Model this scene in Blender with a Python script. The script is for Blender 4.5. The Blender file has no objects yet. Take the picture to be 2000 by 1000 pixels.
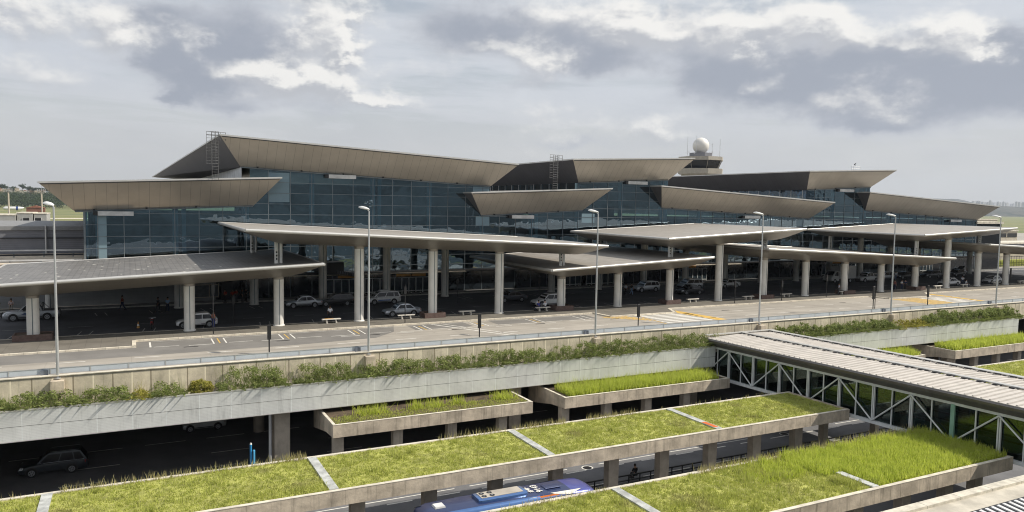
import bpy, math, random
import numpy as np
from mathutils import Vector, Matrix

C = bpy.context.scene
COL = C.collection
R = math.radians
random.seed(7)

# ---------------------------------------------------------------- camera
cam_d = bpy.data.cameras.new('camera')
cam = bpy.data.objects.new('camera', cam_d); COL.objects.link(cam)
YAW, PITCH, ROLL, CAMZ = 0.473707, 0.0687947, 0.0170757, 13.2
fw = Vector((math.sin(YAW)*math.cos(PITCH), math.cos(YAW)*math.cos(PITCH), -math.sin(PITCH)))
rt = Vector((math.cos(YAW), -math.sin(YAW), 0)); up = rt.cross(fw)
r2 = math.cos(ROLL)*rt+math.sin(ROLL)*up; u2 = -math.sin(ROLL)*rt+math.cos(ROLL)*up
M = Matrix((r2, u2, -fw)).transposed().to_4x4(); M.translation = Vector((0, 0, CAMZ))
cam.matrix_world = M
cam_d.sensor_width = 36; cam_d.lens = 36*1462.5/2000
cam_d.clip_start = .5; cam_d.clip_end = 40000
C.camera = cam

# ---------------------------------------------------------------- sun
S = Vector((.92, -.40, 1.0)).normalized()
SUN_EL = math.asin(S.z); SUN_AZ = math.atan2(S.x, S.y)
sd = bpy.data.lights.new('sun', 'SUN'); sd.energy = 4.3; sd.angle = R(.55); sd.color = (1, .93, .82)
so = bpy.data.objects.new('sun', sd); COL.objects.link(so)
so.rotation_euler = S.to_track_quat('Z', 'Y').to_euler()

# ---------------------------------------------------------------- world: nishita sky with procedural cloud field
W = bpy.data.worlds.new('World'); C.world = W; W.use_nodes = True
nt = W.node_tree; nt.nodes.clear()

class NB:
    """tiny node helper"""
    def __init__(s, tree): s.t = tree
    def n(s, kind, **kw):
        x = s.t.nodes.new(kind)
        for k, v in kw.items(): setattr(x, k, v)
        return x
    def put(s, sock, v):
        if isinstance(v, bpy.types.NodeSocket): s.t.links.new(v, sock)
        elif v is not None: sock.default_value = v
    def m(s, op, a, b=None, c=None, clamp=False):
        x = s.n('ShaderNodeMath', operation=op); x.use_clamp = clamp
        s.put(x.inputs[0], a)
        if b is not None: s.put(x.inputs[1], b)
        if c is not None: s.put(x.inputs[2], c)
        return x.outputs[0]
    def vec(s, a, b, c):
        x = s.n('ShaderNodeCombineXYZ')
        for i, v in enumerate((a, b, c)): s.put(x.inputs[i], v)
        return x.outputs[0]
    def sep(s, v):
        x = s.n('ShaderNodeSeparateXYZ'); s.put(x.inputs[0], v); return x.outputs
    def mixc(s, f, a, b, mode='MIX'):
        x = s.n('ShaderNodeMix', data_type='RGBA', blend_type=mode)
        s.put(x.inputs[0], f)
        for k, v in ((6, a), (7, b)):
            if not isinstance(v, bpy.types.NodeSocket): v = (*v, 1) if len(v) == 3 else v
            s.put(x.inputs[k], v)
        return x.outputs[2]
    def ramp(s, v, a, b, lo=0., hi=1., smooth=True):
        x = s.n('ShaderNodeMapRange', interpolation_type='SMOOTHSTEP' if smooth else 'LINEAR')
        s.put(x.inputs[0], v); s.put(x.inputs[1], a); s.put(x.inputs[2], b); s.put(x.inputs[3], lo); s.put(x.inputs[4], hi)
        return x.outputs[0]
    def noise(s, v, scale, detail=4, rough=.55, dist=0.):
        x = s.n('ShaderNodeTexNoise'); s.put(x.inputs['Vector'], v)
        x.inputs['Scale'].default_value = scale; x.inputs['Detail'].default_value = detail
        x.inputs['Roughness'].default_value = rough; x.inputs['Distortion'].default_value = dist
        return x.outputs[0]

def dirdeg(px, py):
    d = fw+r2*((px-1000)/1462.5)-u2*((py-500)/1462.5)
    return math.degrees(math.atan2(d.x, d.y)), math.degrees(math.atan2(d.z, math.hypot(d.x, d.y)))
# cloud banks: centre, radii (all turned into sky angles), weight
DARKC = [(430, 90, 130, 80, 1.), (400, 150, 95, 40, .9), (320, 70, 60, 50, .5), (560, 95, 60, 40, .4), (900, 48, 120, 48, .85), (1110, 80, 150, 38, .95), (1180, 120, 90, 26, .6), (1560, 165, 220, 55, 1.), (1850, 165, 210, 72, 1.05),
 (1700, 140, 160, 45, .8), (1430, 125, 90, 50, .75), (1690, 245, 70, 20, .6), (1330, 45, 50, 40, .5), (340, 188, 26, 14, .7), (1960, 120, 60, 70, .7), (620, 205, 80, 16, .5), (1120, 275, 120, 16, .45), (1300, 285, 70, 12, .4), (200, 25, 60, 30, .35), (1040, 165, 60, 18, .5), (460, 215, 60, 12, .4)]
WHITEC = [(625, 45, 85, 70, 1.15), (675, 95, 28, 38, .8), (560, 148, 125, 24, 1.05), (620, 168, 90, 26, .8), (730, 197, 60, 13, .8), (230, 45, 95, 32, .8), (180, 75, 70, 30, .6), (385, 75, 30, 32, .55), (40, 22, 65, 38, .9), (60, 145, 110, 36, .6),
 (470, 190, 60, 14, .4), (1050, 125, 60, 33, .95), (1180, 32, 140, 36, 1.), (1255, 68, 60, 36, .9), (955, 85, 90, 18, .55), (1110, 250, 100, 34, .6), (1300, 248, 50, 36, .75), (1405, 55, 75, 45, .65), (1485, 62, 75, 38, .85), (1620, 55, 70, 38, .85),
 (1710, 70, 120, 32, .85), (1870, 62, 60, 36, .95), (1915, 102, 48, 22, .8), (1700, 198, 85, 30, .75), (1480, 168, 55, 20, .5), (1590, 25, 60, 26, .6), (1780, 100, 60, 14, .5), (800, 190, 60, 14, .3), (860, 130, 70, 26, .35)]
def blob_group(name, blobs, wv, ns, na):
    g = bpy.data.node_groups.new(name, 'ShaderNodeTree')
    g.interface.new_socket('P', in_out='INPUT', socket_type='NodeSocketVector')
    g.interface.new_socket('D', in_out='OUTPUT', socket_type='NodeSocketFloat')
    B = NB(g); gi = B.n('NodeGroupInput'); go = B.n('NodeGroupOutput')
    x0, y0, _z = B.sep(gi.outputs[0])
    wn = B.n('ShaderNodeTexNoise'); B.put(wn.inputs['Vector'], B.vec(B.m('MULTIPLY', x0, .22), B.m('MULTIPLY', y0, .36), 2.)); wn.inputs['Scale'].default_value = 1.; wn.inputs['Detail'].default_value = 7; wn.inputs['Roughness'].default_value = .6
    wr, wg, _b = B.sep(wn.outputs['Color'])
    px_ = B.m('ADD', x0, B.m('MULTIPLY', B.m('SUBTRACT', wr, .5), wv*2)); py_ = B.m('ADD', y0, B.m('MULTIPLY', B.m('SUBTRACT', wg, .5), wv))
    acc = None
    for (cx, cy, rx, ry, w) in blobs:
        a, e = dirdeg(cx, cy); t2 = 1+((cx-1000)/1462.5)**2
        rx /= 25.5*t2; ry /= 25.5*t2**.5
        u = B.m('MULTIPLY', B.m('SUBTRACT', px_, a), 1/rx); v = B.m('MULTIPLY', B.m('SUBTRACT', py_, e), 1/ry)
        d2 = B.m('ADD', B.m('MULTIPLY', u, u), B.m('MULTIPLY', v, v))
        ex = B.m('MULTIPLY', B.m('POWER', 2.718, B.m('MULTIPLY', d2, -.8)), w)
        acc = ex if acc is None else B.m('ADD', acc, ex)
    n = B.noise(B.vec(B.m('MULTIPLY', x0, .30), B.m('MULTIPLY', y0, .46), 5.), ns, 9, .58, .1)
    g.links.new(B.m('ADD', acc, B.m('MULTIPLY', B.m('SUBTRACT', n, .5), na)), go.inputs[0])
    return g
GD = blob_group('grey_cloud', DARKC, 3.2, .9, .9)
GW = blob_group('white_cloud', WHITEC, 4.0, 1.0, 1.25)

B = NB(nt)
tc = B.n('ShaderNodeTexCoord'); dx, dy, dz = B.sep(tc.outputs['Generated'])
az = B.m('MULTIPLY', B.m('ARCTAN2', dx, dy), 57.2958)
el = B.m('MULTIPLY', B.m('ARCSINE', dz), 57.2958)
P = B.vec(az, el, 0.)
def dens(gr, v):
    x = B.n('ShaderNodeGroup'); x.node_tree = gr; B.put(x.inputs[0], v); return x.outputs[0]
Dd = dens(GD, P); Dw = dens(GW, P); Dw2 = dens(GW, B.vec(B.m('ADD', az, .25), B.m('ADD', el, .6), 0.))
sky = B.n('ShaderNodeTexSky', sky_type='NISHITA'); sky.sun_disc = False
sky.sun_elevation = SUN_EL; sky.sun_rotation = SUN_AZ; sky.air_density = 1.3; sky.dust_density = 2.5
skyc = B.mixc(1., sky.outputs[0], (.085, .085, .085), 'MULTIPLY')
wisp = B.noise(B.vec(B.m('ADD', B.m('MULTIPLY', az, .05), B.m('MULTIPLY', el, .14)), B.m('MULTIPLY', el, .36), 9.), 1.3, 6, .6, .4)
veil = B.m('MAXIMUM', B.ramp(wisp, .30, .55, .5, .97), B.ramp(el, 2.5, 12.0, .985, .35))
veilc = B.mixc(B.ramp(el, 0., 10.), (.55, .548, .538), (.60, .63, .68))
base = B.mixc(veil, skyc, veilc)
soft = B.noise(B.vec(B.m('MULTIPLY', az, .12), B.m('MULTIPLY', el, .3), 4.), 1., 5, .55)
base = B.mixc(1., base, B.mixc(soft, (.86, .87, .90), (1.13, 1.12, 1.09)), 'MULTIPLY')
fadeh = B.ramp(el, .8, 4.5, .12, 1.)
dk = B.mixc(B.ramp(Dd, .30, 1.1), (.50, .52, .565), (.315, .345, .41))
c1 = B.mixc(B.m('MULTIPLY', B.ramp(Dd, .10, .80, 0., .95), fadeh), base, dk)
lit = B.ramp(B.m('ADD', B.m('MULTIPLY', B.m('SUBTRACT', Dw, Dw2), 1.5), .46), 0., 1., 0., 1.)
wc = B.mixc(lit, (.47, .485, .52), (.86, .845, .815))
fin = B.mixc(B.m('MULTIPLY', B.ramp(Dw, .12, 1.05, 0., .95), fadeh), c1, wc)
bg = B.n('ShaderNodeBackground'); B.put(bg.inputs[0], fin); bg.inputs[1].default_value = 1.0
wo = B.n('ShaderNodeOutputWorld'); nt.links.new(bg.outputs[0], wo.inputs[0])
W.cycles.sampling_method = 'MANUAL'; W.cycles.sample_map_resolution = 512

C.view_settings.view_transform = 'Standard'; C.view_settings.look = 'None'
C.view_settings.exposure = 0.14; C.view_settings.gamma = 1
C.render.engine = 'CYCLES'; C.cycles.use_denoising = True
C.cycles.max_bounces = 6; C.cycles.transparent_max_bounces = 12; C.cycles.volume_bounces = 0
C.cycles.filter_width = 1.05; C.cycles.caustics_reflective = False; C.cycles.caustics_refractive = False

# ---------------------------------------------------------------- materials
def new_mat(name):
    m = bpy.data.materials.new(name); m.use_nodes = True
    b = NB(m.node_tree); bs = m.node_tree.nodes['Principled BSDF']
    return m, b, bs
def mat(name, col, rough=.6, metal=0., var=.18, vs=.6, bump=0., bs=12., streak=0., lines=(), spec=.5, coat=0., fine=0., cells=None, local=False):
    m, b, p = new_mat(name)
    geo = b.n('ShaderNodeNewGeometry')
    pos = geo.outputs['Position']
    if local: pos = b.n('ShaderNodeTexCoord').outputs['Object']
    x, y, z = b.sep(pos)
    c = b.mixc(b.ramp(b.noise(pos, vs, 6, .6), .3, .7), tuple(k*(1-var) for k in col), tuple(min(1, k*(1+var)) for k in col))
    if fine:
        c = b.mixc(1., c, b.mixc(b.noise(pos, 14., 3, .7), (1-fine,)*3, (1+fine,)*3), 'MULTIPLY')
    if cells:   # (axis, period, amount): every panel its own tone
        ax, per, am = cells
        cell = b.m('FLOOR', b.m('DIVIDE', (x, y, z)[ax], per))
        wn = b.n('ShaderNodeTexWhiteNoise', noise_dimensions='1D'); b.put(wn.inputs['W'], cell)
        f = b.m('ADD', b.m('MULTIPLY', wn.outputs[0], am), 1-am/2)
        c = b.mixc(1., c, b.vec(f, f, f), 'MULTIPLY')
    if streak:
        sv = b.vec(b.m('MULTIPLY', x, 2.6), b.m('MULTIPLY', y, 2.6), b.m('MULTIPLY', z, .22))
        f = b.ramp(b.noise(sv, 1.0, 5, .65), .50, .78, 1., 1-streak)
        c = b.mixc(1., c, b.vec(f, b.m('MULTIPLY', f, .985), b.m('MULTIPLY', f, .95)), 'MULTIPLY')
    for (ax, per, wd, fac) in lines:
        if ax == 'xy': v = b.m('ADD', x, b.m('MULTIPLY', y, 1.))
        else: v = (x, y, z)[ax]
        fr = b.m('FRACT', b.m('DIVIDE', v, per))
        ms = b.m('LESS_THAN', fr, wd/per)
        fcol = fac if isinstance(fac, tuple) else (fac,)*3
        if max(fcol) > 1.001: c = b.mixc(ms, c, tuple(k*f for k, f in zip(col, fcol)))
        else: c = b.mixc(ms, c, b.mixc(1., c, fcol, 'MULTIPLY'))
    b.put(p.inputs['Base Color'], c)
    p.inputs['Roughness'].default_value = rough; p.inputs['Metallic'].default_value = metal
    p.inputs['Specular IOR Level'].default_value = spec; p.inputs['Coat Weight'].default_value = coat
    if bump:
        bn = b.n('ShaderNodeBump'); bn.inputs['Strength'].default_value = bump; bn.inputs['Distance'].default_value = .05
        b.put(bn.inputs['Height'], b.noise(pos, bs, 4, .6)); b.put(p.inputs['Normal'], bn.outputs[0])
    return m

def glass(name, tint, gloss, rough=.02, wav=0., glosscol=(.8, .88, 1.)):
    m = bpy.data.materials.new(name); m.use_nodes = True; t = m.node_tree; t.nodes.clear(); b = NB(t)
    tr = b.n('ShaderNodeBsdfTransparent'); tr.inputs[0].default_value = (*tint, 1)
    gl = b.n('ShaderNodeBsdfGlossy'); gl.inputs[0].default_value = (*glosscol, 1); gl.inputs[1].default_value = rough
    if wav:
        pos = b.n('ShaderNodeNewGeometry').outputs['Position']
        x, y, z = b.sep(pos)
        # each pane bows a little and hangs at its own slight tilt
        cx = b.m('SUBTRACT', b.m('FRACT', b.m('DIVIDE', b.m('SUBTRACT', x, 5.21-.02), 2.86)), .5)
        h = b.m('ADD', b.m('MULTIPLY', b.m('MULTIPLY', cx, cx), .55), b.m('MULTIPLY', b.noise(pos, .45, 2, .5), 1.))
        bn = b.n('ShaderNodeBump'); bn.inputs['Strength'].default_value = 1.; bn.inputs['Distance'].default_value = wav
        b.put(bn.inputs['Height'], h); b.put(gl.inputs['Normal'], bn.outputs[0])
    mx = b.n('ShaderNodeMixShader'); fr = b.n('ShaderNodeFresnel'); fr.inputs[0].default_value = 1.5
    b.put(mx.inputs[0], b.m('ADD', b.m('MULTIPLY', fr.outputs[0], .8), gloss, clamp=True))
    t.links.new(tr.outputs[0], mx.inputs[1]); t.links.new(gl.outputs[0], mx.inputs[2])
    o = b.n('ShaderNodeOutputMaterial'); t.links.new(mx.outputs[0], o.inputs[0])
    return m

M_conc = mat('concrete_beam', (.52, .45, .36), .85, var=.26, vs=.8, bump=.35, bs=5, streak=.55, fine=.14, lines=((0, 1.9, .05, .78),))
M_wallp = mat('deck_wall_panels', (.60, .54, .43), .85, var=.16, vs=.9, bump=.3, bs=6, streak=.3, fine=.14, cells=(0, 1.29, .26), lines=((0, 1.29, .09, (.45, .43, .4)), (0, 2.58, .10, (1.35, 1.35, 1.3))))
M_cap = mat('pale_coping', (.62, .57, .47), .8, var=.2, vs=1.5, fine=.15)
M_curb = mat('curb_stone', (.66, .60, .49), .8, var=.18, vs=2., fine=.15, lines=((0, 1., .04, .7),))
M_road = mat('concrete_road', (.345, .315, .27), .9, var=.10, vs=.22, fine=.10, streak=.0, lines=((0, 6., .05, .86), (1, 3.4, .05, .9)))
_b = NB(M_road.node_tree); _p = M_road.node_tree.nodes['Principled BSDF']; _src = _p.inputs['Base Color'].links[0].from_socket
_x, _y, _z = _b.sep(_b.n('ShaderNodeNewGeometry').outputs['Position'])
_t = _b.ramp(_b.noise(_b.vec(_b.m('MULTIPLY', _x, .035), _b.m('MULTIPLY', _y, 1.15), 0.), 1., 4, .6), .40, .68, 1.05, .83)
_o = _b.ramp(_b.noise(_b.vec(_x, _y, 3.), .55, 3, .6), .66, .74, 1., .80)
_m = _b.m('MULTIPLY', _t, _o); _b.put(_p.inputs['Base Color'], _b.mixc(1., _src, _b.vec(_m, _m, _m), 'MULTIPLY'))
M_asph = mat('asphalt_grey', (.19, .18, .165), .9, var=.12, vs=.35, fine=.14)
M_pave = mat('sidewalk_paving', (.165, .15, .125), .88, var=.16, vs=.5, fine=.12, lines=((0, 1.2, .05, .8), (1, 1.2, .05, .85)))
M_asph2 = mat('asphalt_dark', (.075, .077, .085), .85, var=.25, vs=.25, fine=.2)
M_low = mat('asphalt_lower', (.16, .16, .165), .88, var=.18, vs=.3, fine=.15)
M_white = mat('white_paint', (.72, .70, .64), .7, var=.14, vs=2.5, fine=.2)
M_yel = mat('yellow_paint', (.62, .40, .10), .7, var=.22, vs=1.8, fine=.25)
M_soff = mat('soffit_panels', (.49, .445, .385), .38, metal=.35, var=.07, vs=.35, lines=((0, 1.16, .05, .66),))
M_soffd = mat('shaded_soffit_panels', (.125, .12, .125), .5, metal=.25, var=.08, vs=.35, lines=((1, 1.16, .05, .7),))  # shade of the side facets put into a darker panel colour
M_trim = mat('bright_metal_edge', (.62, .61, .58), .35, metal=.4, var=.06, vs=1.)
M_dark = mat('eave_shadow_black', (.03, .03, .032), .6)
M_seam = mat('standing_seam_roof', (.30, .285, .265), .5, metal=.15, var=.12, vs=.6, fine=.08, lines=((0, .62, .06, .72),))
M_seamy = mat('ribbed_canopy_roof', (.34, .315, .28), .55, metal=.1, var=.10, vs=.7, fine=.06, lines=((0, .52, .09, .74), (1, 3.1, .05, .85)))
M_seamd = mat('stained_grey_canopy_roof', (.185, .178, .17), .5, metal=.1, var=.2, vs=.9, fine=.12, lines=((0, .52, .09, .78), (1, 3.1, .05, .85)))
M_csof = mat('canopy_soffit', (.36, .335, .30), .38, metal=.45, var=.06, vs=.4, lines=((0, 1.9, .03, .85),))
M_col = mat('white_column', (.80, .79, .76), .45, var=.08, vs=.7, streak=.15)
M_colc = mat('concrete_column', (.42, .37, .31), .85, var=.16, vs=1., streak=.35, fine=.1)
M_met = mat('galvanised_metal', (.55, .56, .57), .4, metal=.5, var=.08)
M_truss = mat('white_steel', (.66, .69, .70), .5, var=.07, vs=1.5, streak=.12)
M_green = mat('green_steel', (.22, .38, .30), .5)
M_fasc = mat('perforated_metal_sheet', (.72, .74, .735), .5, metal=.15, var=.09, vs=.5, streak=.26, fine=.06, lines=((0, 2.285, .06, (1.15, 1.15, 1.12)), (2, .11, .03, .9), (0, .57, .02, .93)))
M_broof = mat('corrugated_white_roof', (.56, .52, .47), .6, var=.10, vs=.9, streak=0, fine=.08, lines=((1, .62, .13, .70), (1, 3.72, .06, .6)))
M_bfas = mat('bridge_gutter_metal', (.14, .13, .125), .4, metal=.3, var=.1, streak=.2)
M_glass = glass('facade_glass', (.28, .45, .53), .22, .015, wav=.028, glosscol=(.62, .82, 1.))
M_gbr = glass('bridge_glass', (.36, .46, .45), .05, .03, glosscol=(.75, .88, .86))
M_rail = mat('frosted_rail_panel', (.50, .55, .60), .35, var=.06, vs=.8)
M_pale = mat('pale_blue_cladding', (.34, .48, .52), .5, var=.08, vs=1.)
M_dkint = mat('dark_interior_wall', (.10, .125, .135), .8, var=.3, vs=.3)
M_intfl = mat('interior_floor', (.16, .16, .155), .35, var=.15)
M_mull = mat('mullion_metal', (.17, .20, .22), .45, metal=.4)
M_lad = mat('ladder_steel', (.13, .13, .13), .6)
M_blk = mat('black_metal', (.018, .018, .02), .5)
M_brown = mat('brown_granite', (.13, .085, .072), .7, var=.25, vs=3)
M_bench = mat('cream_stone_bench', (.66, .62, .54), .6, var=.08)
M_turf = mat('turf_soil', (.33, .335, .085), .95, var=.35, vs=1.1, bump=.8, bs=9, fine=.45)
M_soil = mat('brown_soil', (.09, .065, .04), .95, var=.4, vs=2, fine=.3)
M_gwall = mat('grey_block_wall', (.27, .275, .28), .8, var=.08, vs=.8, lines=((2, .4, .03, .85), (0, .8, .03, .88)))
M_corr = mat('grey_corrugated_wall', (.22, .225, .25), .6, metal=.1, var=.06, lines=((2, .3, .08, .82),))
M_cream = mat('cream_plaster', (.52, .47, .39), .85, var=.1, streak=.2)
M_orange = mat('orange_sign_face', (.55, .27, .05), .5, var=.1)
M_red = mat('red_panel', (.30, .02, .02), .5)
M_louv = mat('white_louvre', (.66, .66, .65), .5, lines=((2, .12, .04, .75),))

def leafmat(name, c1, c2, c3, scale=1.2, trans=.35, patch=0.):
    m, b, p = new_mat(name)
    pos = b.n('ShaderNodeNewGeometry').outputs['Position']
    f1 = b.ramp(b.noise(pos, scale, 5, .65), .32, .68); f2 = b.ramp(b.noise(pos, 9., 2, .5), .35, .7)
    c = b.mixc(f1, c1, c2); c = b.mixc(b.m('MULTIPLY', f2, .55), c, c3)
    if patch:
        pf = b.ramp(b.noise(pos, .42, 5, .6), .54, .70, 0., patch); c = b.mixc(pf, c, tuple(k*.62+.02 for k in c3))
        pg = b.ramp(b.noise(b.m('ADD', 0., 0.) if False else pos, 2.6, 3, .6), .56, .68, 0., patch); c = b.mixc(pg, c, tuple(k*.55 for k in c1))
    b.put(p.inputs['Base Color'], c); p.inputs['Roughness'].default_value = .75
    p.inputs['Specular IOR Level'].default_value = .2
    t = m.node_tree; tl = b.n('ShaderNodeBsdfTranslucent'); b.put(tl.inputs[0], c)
    mx = b.n('ShaderNodeMixShader'); mx.inputs[0].default_value = trans
    t.links.new(p.outputs[0], mx.inputs[1]); t.links.new(tl.outputs[0], mx.inputs[2])
    t.links.new(mx.outputs[0], t.nodes['Material Output'].inputs[0])
    return m
M_g1 = leafmat('short_turf_blades', (.38, .44, .085), (.51, .55, .13), (.57, .53, .22), 1.3, patch=.75)
M_g2 = leafmat('lush_grass_blades', (.43, .52, .06), (.58, .66, .10), (.68, .67, .22), .9, .5, patch=.35)
M_g3 = leafmat('dry_grass_stalks', (.42, .36, .17), (.55, .48, .27), (.35, .38, .12), 2.)
M_sh = leafmat('shrub_leaves', (.14, .20, .05), (.27, .33, .10), (.38, .36, .16), 1.6, .3)
M_sh2 = leafmat('yellow_shrub_leaves', (.24, .27, .04), (.40, .37, .07), (.50, .40, .15), 2.2, .3)
M_tr = leafmat('tree_leaves', (.028, .050, .022), (.050, .080, .032), (.07, .09, .04), .05, .1)
M_trunk = mat('bark', (.09, .07, .05), .9)

# ---------------------------------------------------------------- mesh helpers
class MB:
    def __init__(s): s.v = []; s.f = []; s.k = []; s.mi = 0
    def add(s, vs, fs):
        n = len(s.v); s.v += [tuple(map(float, p)) for p in vs]
        s.f += [tuple(i+n for i in f) for f in fs]; s.k += [s.mi]*len(fs); return s
    def hexa(s, b, t):   # two loops of n points, bottom & top
        n = len(b)
        return s.add(list(b)+list(t), [tuple(range(n))[::-1], tuple(range(n, 2*n))]+[(i, (i+1) % n, n+(i+1) % n, n+i) for i in range(n)])
    def box(s, x0, x1, y0, y1, z0, z1):
        return s.hexa([(x0, y0, z0), (x1, y0, z0), (x1, y1, z0), (x0, y1, z0)], [(x0, y0, z1), (x1, y0, z1), (x1, y1, z1), (x0, y1, z1)])
    def bbox(s, x0, x1, y0, y1, z0, z1, b=.02):   # box with chamfered upper edges
        s.box(x0, x1, y0, y1, z0, z1-b)
        return s.hexa([(x0, y0, z1-b), (x1, y0, z1-b), (x1, y1, z1-b), (x0, y1, z1-b)], [(x0+b, y0+b, z1), (x1-b, y0+b, z1), (x1-b, y1-b, z1), (x0+b, y1-b, z1)])
    def prismy(s, pts, y0, y1):  # polygon in xz extruded in y
        return s.hexa([(x, y0, z) for x, z in pts], [(x, y1, z) for x, z in pts])
    def prismx(s, pts, x0, x1):
        return s.hexa([(x0, y, z) for y, z in pts], [(x1, y, z) for y, z in pts])
    def poly(s, pts): return s.add(pts, [tuple(range(len(pts)))])
    def tube(s, p0, p1, r, n=8, r1=None, caps=True):
        p0 = Vector(p0); p1 = Vector(p1); r1 = r if r1 is None else r1
        d = (p1-p0).normalized(); a = d.orthogonal().normalized(); b = d.cross(a)
        c0 = [p0+(a*math.cos(t)+b*math.sin(t))*r for t in [2*math.pi*i/n for i in range(n)]]
        c1 = [p1+(a*math.cos(t)+b*math.sin(t))*r1 for t in [2*math.pi*i/n for i in range(n)]]
        fs = [(i, (i+1) % n, n+(i+1) % n, n+i) for i in range(n)]
        if caps: fs += [tuple(range(n))[::-1], tuple(range(n, 2*n))]
        return s.add(c0+c1, fs)
    def lathe(s, x, y, prof, n=20):   # prof: (r, z)
        vs = []; fs = []
        for r, z in prof: vs += [(x+r*math.cos(2*math.pi*i/n), y+r*math.sin(2*math.pi*i/n), z) for i in range(n)]
        for k in range(len(prof)-1):
            fs += [(k*n+i, k*n+(i+1) % n, (k+1)*n+(i+1) % n, (k+1)*n+i) for i in range(n)]
        fs += [tuple(range(n))[::-1], tuple(range((len(prof)-1)*n, len(prof)*n))]
        return s.add(vs, fs)
    def loft(s, rings):
        n = len(rings[0]); vs = [p for r in rings for p in r]; fs = []
        for k in range(len(rings)-1):
            fs += [(k*n+i, k*n+(i+1) % n, (k+1)*n+(i+1) % n, (k+1)*n+i) for i in range(n)]
        fs += [tuple(range(n))[::-1], tuple(range((len(rings)-1)*n, len(rings)*n))]
        return s.add(vs, fs)
    def build(s, name, mats, parent=None, smooth=False, world=True):
        me = bpy.data.meshes.new(name)
        off = Vector((0, 0, 0))
        if parent is not None and world:
            q = parent
            while q is not None: off += q.location; q = q.parent
        me.from_pydata([(x-off.x, y-off.y, z-off.z) for x, y, z in s.v], [], s.f)
        for m in (mats if isinstance(mats, (list, tuple)) else [mats]): me.materials.append(m)
        me.polygons.foreach_set('material_index', s.k)
        import bmesh
        bm = bmesh.new(); bm.from_mesh(me); bmesh.ops.recalc_face_normals(bm, faces=bm.faces); bm.to_mesh(me); bm.free()
        if smooth:
            me.polygons.foreach_set('use_smooth', [True]*len(me.polygons)); me.set_sharp_from_angle(angle=R(38))
        o = bpy.data.objects.new(name, me); COL.objects.link(o)
        if parent is not None: o.parent = parent
        return o

def tag(o, label, cat, group=None, kind=None):
    if label: o['label'] = label
    if cat: o['category'] = cat
    if group: o['group'] = group
    if kind: o['kind'] = kind
    return o
def struct(name, mb, m, smooth=False):
    o = mb.build(name, m, None, smooth); o['kind'] = 'structure'; return o
def thing(name, label, cat, loc, group=None, rz=0):
    o = bpy.data.objects.new(name, None); COL.objects.link(o)
    o.location = loc; o.rotation_euler = (0, 0, rz); o.empty_display_size = .3
    return tag(o, label, cat, group)
def copy_tree(o, parent=None):
    c = o.copy(); COL.objects.link(c); c.parent = parent
    for ch in list(o.children): copy_tree(ch, c)
    return c

def tri_mesh(name, V, F, mats, parent=None, off=(0, 0, 0)):
    """V (n,3), F (m,3) numpy"""
    me = bpy.data.meshes.new(name)
    V = np.ascontiguousarray(V-np.array(off), dtype=np.float32); F = np.ascontiguousarray(F, dtype=np.int32)
    me.vertices.add(len(V)); me.vertices.foreach_set('co', V.ravel())
    me.loops.add(F.size); me.loops.foreach_set('vertex_index', F.ravel())
    me.polygons.add(len(F)); me.polygons.foreach_set('loop_start', np.arange(len(F), dtype=np.int32)*3)
    me.update(); me.validate()
    me.materials.append(mats)
    o = bpy.data.objects.new(name, me); COL.objects.link(o)
    if parent is not None: o.parent = parent
    return o

def blades(rng, pos, h, w, lean=.35):
    """one bent blade (3 verts) per pos"""
    n = len(pos); a = rng.uniform(0, 2*np.pi, n)
    side = np.stack([np.cos(a), np.sin(a), np.zeros(n)], 1)*(w/2)[:, None]
    b = rng.uniform(0, 2*np.pi, n); ln = np.abs(rng.normal(0, lean, n))*h
    tip = np.stack([np.cos(b)*ln, np.sin(b)*ln, h], 1)
    V = np.stack([pos-side, pos+side, pos+tip], 1).reshape(-1, 3)
    return V
def grass_field(name, label, x0, x1, y0, y1, z, dens, hm, hv, w, m, seed, patch=None, tufts=0, tuft_h=.35, hfun=None):
    rng = np.random.default_rng(seed); n = int((x1-x0)*(y1-y0)*dens)
    p = np.stack([rng.uniform(x0, x1, n), rng.uniform(y0, y1, n), np.full(n, z)], 1)
    # patchy: coarse random field
    gx = rng.uniform(0, 1, (60, 24)); ix = ((p[:, 0]-x0)/(x1-x0)*59).astype(int); iy = ((p[:, 1]-y0)/(y1-y0)*23).astype(int)
    f = gx[ix, iy]
    keep = rng.uniform(0, 1, n) < .22+.78*f**.7
    p = p[keep]; f = f[keep]
    h = np.clip(rng.normal(hm, hv, len(p)), hm*.35, hm*2.4)*(.65+.7*f)
    if hfun is not None: h *= hfun(p)
    V = [blades(rng, p, h, np.full(len(p), w)*rng.uniform(.7, 1.4, len(p)))]
    for _ in range(tufts):
        c = np.array([rng.uniform(x0+.3, x1-.3), rng.uniform(y0+.3, y1-.3), z]); k = rng.integers(25, 80)
        r = rng.uniform(.12, .5)
        q = c+np.stack([rng.normal(0, r, k), rng.normal(0, r, k), np.zeros(k)], 1)
        q[:, 0] = np.clip(q[:, 0], x0, x1); q[:, 1] = np.clip(q[:, 1], y0, y1)
        V.append(blades(rng, q, rng.uniform(.5, 1.2, k)*tuft_h*rng.uniform(.6, 1.3), np.full(k, w*1.1), .45))
    V = np.concatenate(V); F = np.arange(len(V)).reshape(-1, 3)
    o = tri_mesh(name, V, F, m)
    return tag(o, label, 'grass', None, 'stuff')
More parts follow.
